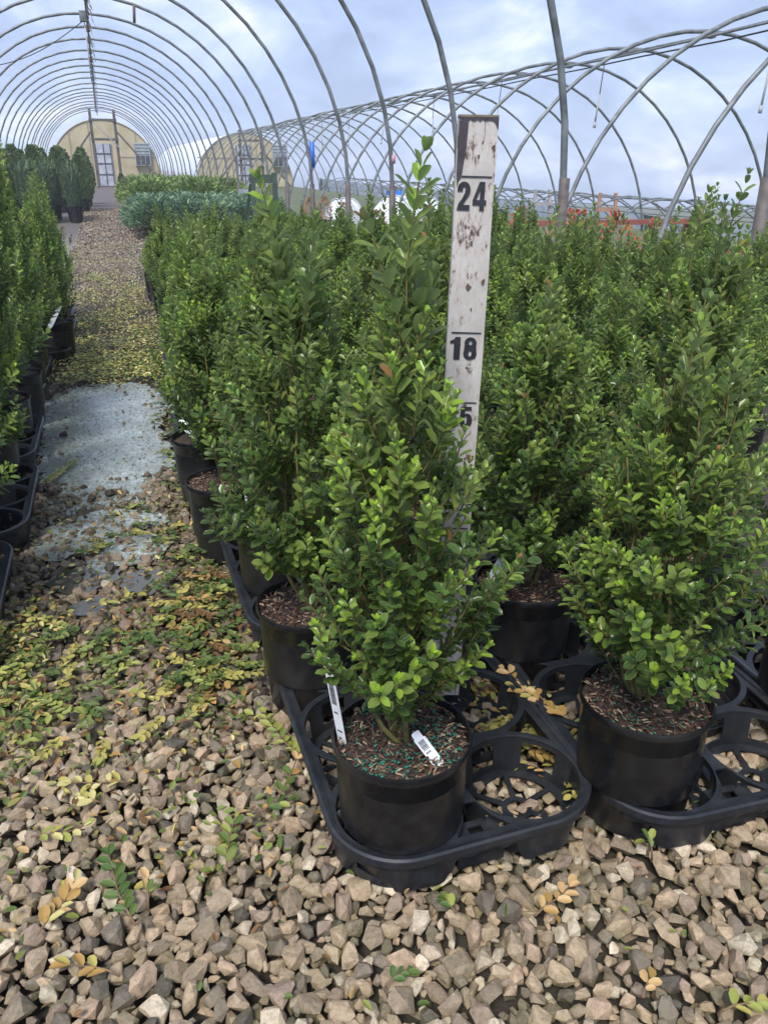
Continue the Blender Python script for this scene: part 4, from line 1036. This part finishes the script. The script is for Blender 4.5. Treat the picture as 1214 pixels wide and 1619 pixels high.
def stones_arr(pts, lib, g, zoff, squash=1.):
    VV = []; FF = []; TT = []; WW = []; base = 0; rm = rotmats(len(pts), g)
    for i, (x, y, r) in enumerate(pts):
        v, f = lib[g.integers(0, len(lib))]; s = r * 1.18
        w_ = v * s @ rm[i].T; low = w_[:, 2].min()
        w_ = w_ + np.array([x, y, -low + zoff - r*.25 + g.uniform(-.003, .006)])
        VV.append(w_); FF.append(f + base); base += len(v); TT.append(np.full(len(v), g.random())); WW.append(np.full(len(v), wetness(x, y, g)))
    return np.concatenate(VV), np.concatenate(FF), np.concatenate(TT), np.concatenate(WW)
g = np.random.default_rng(8)
# the 300 largest in the picture are single stones, children of the ground
rank = sorted(range(len(topA)), key=lambda i: -(topA[i][2] / proj((topA[i][0], topA[i][1], 0))[2]) if 0 < proj((topA[i][0], topA[i][1], 0))[0] < 1214 and proj((topA[i][0], topA[i][1], 0))[1] < 1619 else 0)
big = set(rank[:300])
single_meshes = []
for s in range(60):
    v, f = STH[s % 26]
    single_meshes.append(mesh_np('stone', v, f, M['stone'], False, {'tint': np.full(len(v), g.random()), 'wet': np.full(len(v), 0.)}))
rm = rotmats(300, g)
for k, i in enumerate(sorted(big)):
    x, y, r = topA[i]; s = r * 1.18; me = single_meshes[g.integers(0, 60)]
    v = STH[[m for m in range(60) if single_meshes[m] == me][0] % 26][0] * s @ rm[k].T
    o = bpy.data.objects.new('stone', me); COL.objects.link(o); o.parent = ground
    mm = Matrix([list(rm[k][a] * s) + [0] for a in range(3)] + [[0, 0, 0, 1]]); mm[0][3] = x; mm[1][3] = y; mm[2][3] = -v[:, 2].min() - r*.25 + g.uniform(-.002, .005)
    o.matrix_basis = mm
rest = [p for i, p in enumerate(topA) if i not in big]
V, F, T_, W_ = stones_arr(rest, STH, g, .0)
o = link('loose_gravel', mesh_np('loose_gravel', V, F, M['stone'], False, {'tint': T_, 'wet': W_}), ground, kind='stuff')
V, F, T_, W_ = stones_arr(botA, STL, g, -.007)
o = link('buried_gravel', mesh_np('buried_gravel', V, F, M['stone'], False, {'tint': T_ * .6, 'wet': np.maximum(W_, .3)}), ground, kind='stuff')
V, F, T_, W_ = stones_arr(topB, STL, g, .0)
V[:, 2] += 0
o = link('aisle_gravel', mesh_np('aisle_gravel', V, F, M['stone'], False, {'tint': T_, 'wet': W_}), ground, kind='stuff')

V, F, T_, W_ = stones_arr(topC, STL, g, -.006); V[:, 2] += np.array([ground_z(0, y) for y in V[:, 1]])
o = link('aisle_gravel', mesh_np('aisle_gravel', V, F, M['stone'], False, {'tint': T_*.62, 'wet': .25 + W_*.3}), ground, kind='stuff')
# puddle
bm = bmesh.new(); vs = []
n = len(PUD); sm = []
for i in range(n):
    p0, p1, p2, p3 = [Vector(PUD[(i+k) % n]) for k in (-1, 0, 1, 2)]
    for q_ in range(14):
        t_ = q_/14; pnt = .5*((2*p1) + (p2-p0)*t_ + (2*p0-5*p1+4*p2-p3)*t_*t_ + (3*p1-p0-3*p2+p3)*t_**3)
        sm.append(pnt + (pnt - Vector((-.1, 2.6))).normalized() * (.012*math.sin(i*5.1+q_*.8) + .008*math.sin(i*14*.37+q_*2.1) + random.uniform(-.006, .006)))
f = bm.faces.new([bm.verts.new((p.x*1.03 - .0, p.y, .0045)) for p in sm]); bmesh.ops.triangulate(bm, faces=[f])
me = bpy.data.meshes.new('puddle'); bm.to_mesh(me); bm.free(); me.materials.append(M['puddle'])
pud = link('puddle', me); tag(pud, kind='structure')
# wet film among the stones in front of the puddle
for (cx, cy, rx, ry, mm_) in ((-.06, 1.68, .10, .12, 1), (-.14, 1.55, .07, .07, 0), (-.02, 1.50, .06, .06, 0), (-.20, 1.76, .06, .11, 1), (.0, 1.84, .06, .06, 1), (-.1, 1.84, .12, .08, 1), (-.12, 1.42, .05, .04, 0)):
    pts = [(cx + rx*math.cos(a*.349)*random.uniform(.75, 1.15), cy + ry*math.sin(a*.349)*random.uniform(.75, 1.15)) for a in range(18)]
    me = mesh_np('puddle', [(x, y, .0125 + .0004*cx) for x, y in pts], [tuple(range(18))], M['puddle'] if mm_ else M['water'], False); link('puddle', me, kind='structure')

# ------------------------------------------------------------------ fallen leaves
def litter(name, n, region, palette, seed, zr=(.012, .030), size=(.010, .016), T=TL, parent=ground, tilt=.35, bright=1.):
    g = np.random.default_rng(seed); P = []
    while len(P) < n:
        x, y = region(g)
        if vis(x, y): P.append((x, y, g.uniform(*zr)))
    P = np.array(P); a = g.uniform(0, 6.28, n); D = np.stack([np.cos(a), np.sin(a), g.normal(0, tilt*.8, n)], 1); Nn = np.stack([g.normal(0, tilt, n), g.normal(0, tilt, n), np.ones(n)], 1)
    L = g.uniform(*size, n) * g.uniform(.7, 1.1, n); C = LITCOL[g.choice(palette, n)] * g.uniform(.5, 1.15, (n, 1)) * bright
    return link(name, leaves_mesh(name, P, D, Nn, L, L*g.uniform(.32, .64, n), C, M['litter'], T), parent, kind='stuff')
def clump(g, cs, sx, sy):
    c = cs[g.integers(0, len(cs))]; return g.normal(c[0], sx), g.normal(c[1], sy)
g0 = np.random.default_rng(33)
# thick yellow-green drift beyond the puddle
cl1 = [(g0.uniform(-.28, .20), 3.45 + 4.6*g0.random()**2.0) for _ in range(150)]
litter('leaf_litter', 9500, lambda g: (lambda p: p if 3.30 + .07*math.sin(23*p[0]) < p[1] and -.36 < p[0] < .26 + .02*p[1] else (0, 4))(clump(g, cl1, .06, .12)), [0, 0, 1, 3, 3, 4, 1, 2, 0, 7], 41, size=(.015, .023), zr=(.018, .038), bright=1.35)
litter('leaf_litter', 260, lambda g: (g.uniform(-.30, .12), g.uniform(.68, 1.0)), [0, 1, 3, 4, 7, 6, 8, 3], 50, T=TH, size=(.011, .018), zr=(.012, .028), tilt=.5)
# along the tray edges and in front of the puddle
cl2 = [(g0.uniform(.04, .14), g0.uniform(1.05, 1.6)) for _ in range(22)] + [(g0.uniform(-.30, -.18), g0.uniform(.95, 1.3)) for _ in range(8)] + [(g0.uniform(-.28, .12), g0.uniform(1.0, 1.5)) for _ in range(16)] + [(g0.uniform(.06, .14), g0.uniform(1.9, 3.3)) for _ in range(14)]
litter('leaf_litter', 1150, lambda g: (lambda p: p if not in_poly(p[0], p[1], PUD) else (.12, g.uniform(1.1, 2)))(clump(g, cl2, .026, .04)), [3, 4, 4, 5, 3, 0, 1, 7, 7, 6, 4], 42, T=TH, size=(.013, .019))
litter('leaf_litter', 900, lambda g: (g.uniform(-.33, .14), g.uniform(.9, 2.0)), [0, 1, 3, 4, 7, 7, 6, 8, 2, 4], 48, T=TH, size=(.011, .018), zr=(.012, .030), tilt=.5)
litter('leaf_litter', 700, lambda g: clump(g, [(-.30, 1.2), (-.27, 1.05), (-.32, 1.35), (-.25, 1.3)], .05, .08), [0, 1, 1, 3, 2, 6, 4], 49, T=TH, size=(.012, .019), zr=(.014, .036), tilt=.45)
litter('leaf_litter', 230, lambda g: (g.uniform(-.3, 1.0), g.uniform(.45, 1.05)), [0, 3, 4, 6, 7, 7, 8], 43, T=TH, size=(.009, .015), zr=(.010, .026))
litter('leaf_litter', 700, lambda g: (g.uniform(-.5, .5), g.uniform(8.5, 12.5)), [0, 1, 3, 7], 46, size=(.018, .03), zr=(.02, .04))
litter('leaf_litter', 600, lambda g: (g.uniform(-.27, .08), g.uniform(1.9, 3.3)), [5, 4, 7, 3], 44, zr=(.0052, .0075), tilt=.08, size=(.007, .013))
# under the front trays
litter('leaf_litter', 260, lambda g: (g.uniform(.45, .56), g.uniform(.72, .95)), [1, 1, 2, 0, 6, 6, 8], 45, zr=(.015, .036), T=TH)
# individual fallen sprigs
def sprig(x, y, ang, ln, pal, label, size=.0165, z=.026, lift_=.0, seed=0, dens=.0115, one_side=False):
    g = random.Random(seed); t = empty('fallen_sprig', (x, y, z), ang, label=label, cat='fallen twig', group='boxwood clippings fallen on the ground')
    pts = []; n = max(3, int(ln/dens)); bend = g.uniform(-.5, .5)
    for k in range(n + 1):
        f = k/n; pts.append(Vector((f*ln, bend*ln*f*f*.5, .002 + lift_*math.sin(f*2.2) + .002*math.sin(k*1.3))))
    MB().tube(pts, [.0014 - .0007*k/n for k in range(n+1)], 5).build('stem', M['twig'], t, True)
    for k in range(1, n + 1):
        for s in (-1, 1):
            if g.random() < .12: continue
            d = (pts[k] - pts[k-1]).normalized(); sd_ = Vector((-d.y, d.x, 0)) * s
            op = g.uniform(.55, 1.0) if k < n else g.uniform(.15, .5)
            ld = (d*math.cos(op) + sd_*math.sin(op) + Vector((0, 0, g.uniform(-.12, .22)))).normalized(); nn = Vector((g.gauss(0, .3), g.gauss(0, .3), 1)); X = ld.cross(nn).normalized(); Z = X.cross(ld)
            l = size*g.uniform(.8, 1.2); o = bpy.data.objects.new('leaf', lit_single[g.choice(pal)]); COL.objects.link(o); o.parent = t
            mm = Matrix.Identity(4)
            for r_ in range(3): mm[r_][0] = X[r_]*l*.56; mm[r_][1] = ld[r_]*l; mm[r_][2] = Z[r_]*l; mm[r_][3] = pts[k][r_]
            o.matrix_basis = mm
    return t
def un(px, py, z):
    u = (px-607)/1216; v = (809.5-py)/1216; fh = math.cos(PITCH)+math.sin(PITCH)*v; zz = math.cos(PITCH)*v-math.sin(PITCH); k = (z-CAM.z)/zz
    return (fh*math.sin(YAW)+u*math.cos(YAW))*k, (fh*math.cos(YAW)-u*math.sin(YAW))*k
SPR = [ # px, py of the stem foot, px, py of its tip, palette, label
 (215, 1465, 150, 1365, [5, 5, 4], 'glossy dark green sprig lying on the stones, lower left', .020),
 (60, 1480, 130, 1400, [8, 6, 2], 'orange and cream sprig beside the glossy green one, lower left', .021),
 (205, 1240, 120, 1232, [2, 1, 2], 'cream yellow sprig lying flat left of the aisle middle', .019),
 (160, 1270, 125, 1268, [1, 2], 'short pale yellow sprig just below the cream one', .020),
 (50, 1325, 130, 1318, [1, 0, 2], 'yellow sprig with a bare stalk near the left picture edge', .018),
 (190, 1545, 120, 1515, [6, 8, 1], 'withered orange sprig on stones near the bottom left', .020),
 (235, 1440, 245, 1385, [8, 1, 4], 'upright orange-tipped sprig right of the glossy green one', .018),
 (360, 1380, 350, 1300, [0, 1, 3, 4], 'yellow-green sprig pointing away, centre left of the gravel', .018),
 (480, 1200, 400, 1140, [0, 3, 0], 'yellow-green sprig trailing beside the front tray edge', .017),
 (440, 1265, 475, 1195, [8, 6, 4], 'orange dry sprig leaning on the front tray edge', .017),
 (410, 1285, 455, 1265, [4, 5, 0], 'green and yellow sprig just left of the front tray', .019),
 (860, 1110, 800, 1060, [8, 8, 6], 'dry orange sprig draped over the tray between the two front pots', .020),
 (905, 1140, 805, 1090, [8, 6, 1], 'long dry tan sprig draped in the empty pocket behind the front trays', .020),
 (735, 1155, 795, 1160, [6, 1, 6], 'curled brown sprig in the empty pocket beside the front pot', .018),
 (1030, 1362, 1015, 1340, [0, 5, 0], 'small upright green sprig in front of the right tray', .016),
 (845, 1450, 900, 1405, [8, 6], 'orange dry sprig on the stones below the front tray', .018),
 (720, 1445, 700, 1425, [3, 5, 0], 'small green sprig under the front tray lip', .016),
 (1015, 1580, 1022, 1545, [6, 8, 6], 'small rust-coloured sprig near the bottom right', .016),
 (1140, 1600, 1190, 1580, [0, 1, 0], 'yellow sprig at the bottom right corner', .018),
 (610, 1560, 640, 1535, [4, 5], 'tiny green sprig on stones, bottom centre', .014),
 (110, 1000, 60, 970, [0, 1, 3], 'yellow sprig at the left edge of the leaf drift', .018),
 (190, 1100, 260, 1095, [1, 6, 0], 'golden sprig lying on grey stones above the cream one', .018),
 (270, 1155, 330, 1110, [3, 0, 7], 'mixed green and red-brown sprig, centre of the aisle', .017),
 (85, 1120, 20, 1060, [1, 0, 1], 'golden-yellow sprig in the drift at the left picture edge', .019),
 (170, 820, 225, 800, [1, 0, 0], 'yellow-green sprig at the near edge of the puddle', .022),
 (70, 770, 95, 735, [0, 1, 0], 'yellow sprig lying in the puddle by the left trays', .022),
 (150, 960, 215, 940, [1, 0], 'yellow-green sprig on dark wet stones before the puddle', .019),
 (240, 990, 290, 960, [1, 1, 0], 'bright yellow sprig in front of the leaf drift by the right trays', .019),
 (165, 1060, 230, 1010, [5, 4, 4], 'dark green sprig across the middle of the aisle', .018),
 (20, 1190, 80, 1150, [3, 0, 4], 'olive sprig at the left edge below the golden drift', .018),
 (290, 1060, 360, 1075, [0, 2, 6], 'pale sprig near the second tray on the aisle side', .018),
 (110, 880, 175, 865, [5, 4, 0], 'green sprig floating on the thin water film', .019),
]
for k, (ax_, ay_, bx_, by_, pal, lab, sz) in enumerate(SPR):
    z = .024
    if 'tray' in lab and ('draped' in lab): z = .072
    if 'puddle' in lab and 'before' not in lab: z = .012
    x0, y0 = un(ax_, ay_, z); x1, y1 = un(bx_, by_, z); ln = math.hypot(x1-x0, y1-y0)
    if 'upright' in lab: ln *= .7
    sprig(x0, y0, math.atan2(y1-y0, x1-x0), ln, pal, lab, sz*.92, z, .02 if 'upright' in lab else .0, 700 + k)

# green drift heaps beside trays: many clippings nobody could count
def clip_heap(seed, n, cx, cy, sx, sy, pal, zr):
    g = np.random.default_rng(seed); P = []; D = []; Nn = []; C = []; L = []
    for i in range(n):
        x, y, a, z = g.normal(cx, sx), g.normal(cy, sy), g.uniform(0, 6.28), g.uniform(*zr); c = LITCOL[g.choice(pal)]
        for k in range(6):
            px, py = x + math.cos(a)*k*.010, y + math.sin(a)*k*.010
            for s in (-1, 1):
                b_ = a + s*g.uniform(.5, .9); P.append((px, py, z + k*.0008)); D.append((math.cos(b_), math.sin(b_), g.normal(0, .15))); Nn.append((g.normal(0, .3), g.normal(0, .3), 1)); C.append(c*g.uniform(.45, 1.1)); L.append(g.uniform(.012, .017))
    P = np.array(P); L = np.array(L)
    return link('leaf_litter', leaves_mesh('leaf_litter', P, np.array(D), np.array(Nn), L, L*.56, np.array(C), M['litter']), ground, kind='stuff')
clip_heap(61, 40, .075, 1.33, .035, .13, [3, 4, 4, 0, 1, 5, 7, 6], (.02, .042))
clip_heap(62, 26, -.13, 1.22, .09, .08, [4, 3, 0, 5], (.018, .034))
clip_heap(63, 14, -.20, 1.08, .05, .05, [1, 0, 1, 3], (.02, .036))
clip_heap(64, 16, .05, 1.12, .05, .06, [0, 1, 4, 5], (.02, .034))
clip_heap(65, 22, .115, 2.6, .02, .35, [4, 5, 3], (.015, .03))
clip_heap(66, 14, -.02, 1.75, .08, .05, [4, 5, 0, 1], (.014, .026))
clip_heap(67, 12, .50, .83, .02, .05, [1, 6, 1, 2], (.02, .04))

# ------------------------------------------------------------------ far plants
def needles(seed, kind, n, h, r, cols):
    g = np.random.default_rng(seed)
    f = g.random(n); a = g.uniform(0, 6.28, n); cols = np.array(cols)
    if kind == 'col':
        rr = r * np.minimum(1, .55 + f) * (1 - .15 * f**3) * np.sqrt(g.uniform(.45, 1.1, n)); z = .16 + f*(h-.16)*(1 + .10*np.sin(5*a + seed) + .07*np.sin(11*a))
        P = np.stack([rr*np.cos(a), rr*np.sin(a), z], 1); D = np.stack([np.cos(a)*.22, np.sin(a)*.22, np.ones(n)], 1) + g.normal(0, .14, (n, 3)); L = g.uniform(.05, .12, n); W = L*.16
    elif kind in ('loose', 'red'):
        rr = r * np.sin(np.pi*(.15 + .8*f)) * np.sqrt(g.uniform(.25, 1.15, n)); z = .14 + f*(h-.14)
        P = np.stack([rr*np.cos(a), rr*np.sin(a), z], 1); D = np.stack([np.cos(a)*.7, np.sin(a)*.7, np.full(n, .8)], 1) + g.normal(0, .3, (n, 3)); L = g.uniform(.04, .08, n) * (.55 if kind == 'red' else 1); W = L*.45
    else:
        rr = r * np.sqrt(g.random(n)); z = .10 + (h-.1)*np.sqrt(np.maximum(0, 1 - (rr/r)**2)) * g.uniform(.55, 1.08, n)
        P = np.stack([rr*np.cos(a), rr*np.sin(a), z], 1); D = np.stack([np.cos(a)*1.1, np.sin(a)*1.1, np.full(n, .5)], 1) + g.normal(0, .25, (n, 3)); L = g.uniform(.06, .13, n); W = L*.17
    Nn = np.stack([np.cos(a), np.sin(a), np.full(n, .8)], 1) + g.normal(0, .5, (n, 3))
    C = cols[g.integers(0, len(cols), n)] * g.uniform(.7, 1.3, (n, 1))
    return leaves_mesh('foliage', P, D, Nn, L, W, C, M['needle'] if kind != 'loose' else M['leaf'], TL)
def far_plant(name, mesh, x, y, label, cat, group, s=1., potr=1.2, rz=0, stem=True, potm=None):
    t = empty(name, (x, y, ground_z(x, y)), rz, label=label, cat=cat, group=group)
    p = link('pot', POTL if potm is None else potm, t); p.scale = (potr,)*3
    if stem: s_ = MB().tube([(0, 0, .1), (.01, 0, .3)], .012, 5).build('stem', M['bark'], t)
    f = link('foliage', mesh, t, kind='stuff'); f.scale = (s,)*3; return t
POTL = MB().lathe([(0, .0), (.09, 0), (.115, .2), (.12, .2), (.12, .215), (.108, .215), (.1, .19), (0, .19)], 20).mesh('pot', M['pot'], True, auto=50)
COLM = [needles(s, 'col', 2600, 1.0, .17, [(.04, .085, .06), (.055, .105, .075), (.075, .125, .09)]) for s in (1, 2)]
THUJ = [needles(s, 'loose', 2600, 1.25, .22, [(.04, .09, .03), (.06, .12, .045), (.085, .15, .06)]) for s in (3, 4)]
BLUJ = [needles(s, 'mound', 2600, .42, .36, [(.17, .28, .20), (.21, .33, .24), (.12, .21, .15)]) for s in (5, 6)]
YELJ = [needles(s, 'mound', 2600, .52, .40, [(.19, .29, .08), (.25, .35, .09), (.12, .2, .06)]) for s in (7, 8)]
rd = random.Random(77)
k = 0
GC = 'dark upright conifers left of the aisle'
for r_, y in enumerate((17.3, 17.9, 18.6)):
    for c in range(6):
        x = -.62 - c*.42 + rd.uniform(-.04, .04)
        if x < -.112*y - .35: continue
        far_plant('columnar_conifer', COLM[rd.randrange(2)], x, y + rd.uniform(-.08, .08), f'dense blue-green upright conifer, {ORD[c+1]} from the aisle in the {("front", "second", "third")[r_]} conifer row', 'potted conifer', GC, rd.uniform(.85, .98), 1.35, rd.uniform(0, 6))
for r_, y in enumerate((21.0, 22.2, 23.6, 25.2)):
    for c in range(7):
        x = -.52 - c*.5 + rd.uniform(-.06, .06)
        if x < -.112*y - .35: continue
        far_plant('tall_conifer', THUJ[rd.randrange(2)], x, y + rd.uniform(-.1, .1), f'tall loose dark green conifer, {ORD[c+1]} from the aisle, {("nearest", "second", "third", "farthest")[r_]} row of the tall ones', 'potted conifer', 'tall conifers behind the dense upright ones', rd.uniform(.95, 1.15), 1.3, rd.uniform(0, 6))
for r_, y in enumerate((13.2, 13.8, 14.4, 15.0, 15.7, 16.4)):
    for c in range(6):
        x = .72 + c*.42 + rd.uniform(-.05, .05) + (.1 if r_ % 2 else 0) + .02 * (y - 13)
        if x > 2.45: continue
        far_plant('spreading_juniper', BLUJ[rd.randrange(2)], x, y + rd.uniform(-.1, .1), f'blue-green spreading juniper, {ORD[c+1]} from the aisle, {ORD[r_+1]} juniper row back', 'potted juniper', 'blue-green junipers right of the aisle', rd.uniform(1.05, 1.3), .9, rd.uniform(0, 6), False)
for r_, y in enumerate((17.4, 18.2, 19.1, 20.1, 21.3, 22.6, 24.2, 26)):
    for c in range(5):
        x = .88 + c*.46 + rd.uniform(-.05, .05) + (.1 if r_ % 2 else 0)
        if x > 2.7: continue
        far_plant('spreading_juniper', YELJ[rd.randrange(2)], x, y + rd.uniform(-.1, .1), f'yellow-green spreading juniper, {ORD[c+1]} from the aisle, {ORD[r_+1]} row of the lime ones', 'potted juniper', 'yellow-green junipers behind the blue-green ones', rd.uniform(1.1, 1.45), .9, rd.uniform(0, 6), False)
far_plant('green_shrub', THUJ[0], .52, 26.5, 'round green shrub in a dark pot at the far end of the aisle', 'potted shrub', None, .62, 1.2)
o = MB().box(-.2, .2, -.12, .12, 0, .22).build('plastic_tub', M['film']); o.location = (.62, 24.2, ground_z(.6, 24.2)); tag(o, label='pale plastic tub standing at the far end of the aisle', cat='tub')
# red leaved plants beyond the boxwood house
REDM = [needles(s, 'red', 420, .54, .12, [(.60, .05, .05), (.70, .09, .07), (.10, .17, .04), (.55, .10, .07)]) for s in (15, 16)]
k = 0
for (x, y) in ((2.75, 3.0), (3.0, 4.4), (3.1, 5.0), (3.35, 5.6), (2.95, 6.1), (3.5, 6.6), (3.0, 7.6), (2.9, 8.9), (3.1, 10.9), (3.0, 12.6), (3.6, 14.0), (4.2, 5.6)):
    k += 1
    far_plant('red_leaved_shrub', REDM[k % 2], x, y, f'small red-leaved potted plant, {ORD[k]} back outside the boxwood house legs', 'potted shrub', 'red-leaved plants beyond the boxwoods', rd.uniform(.95, 1.15), .9, rd.uniform(0, 6), False)
# low grass tufts outside
g = np.random.default_rng(91); n = 6000
P = np.stack([g.uniform(2.7, 9.5, n), g.uniform(3, 16, n), np.zeros(n)], 1); P[:, 2] = [ground_z(a, b) - .016 for a, b in P[:, :2]]
D = np.stack([g.normal(0, .35, n), g.normal(0, .35, n), np.ones(n)], 1); L = g.uniform(.04, .13, n)
tag(link('grass', leaves_mesh('grass', P, D, g.normal(0, 1, (n, 3)), L, L*.1, np.array([(.10, .16, .04), (.16, .2, .06)])[g.integers(0, 2, n)], M['needle'], TL)), kind='stuff', label='rough grass between the hoop houses', cat='grass')

# ------------------------------------------------------------------ damp air between here and the far houses
hz = MB().box(-64, 122, -4, 242, -8.5, 9.5).build('haze', None); tag(hz, kind='stuff')
m = bpy.data.materials.new('damp_air'); m.use_nodes = True; t = m.node_tree; t.nodes.clear()
o_ = N('ShaderNodeOutputMaterial', t); v_ = N('ShaderNodeVolumePrincipled', t); v_.inputs['Color'].default_value = (.86, .92, 1, 1); v_.inputs['Density'].default_value = .0024
t.links.new(v_.outputs[0], o_.inputs['Volume']); hz.data.materials.append(m)
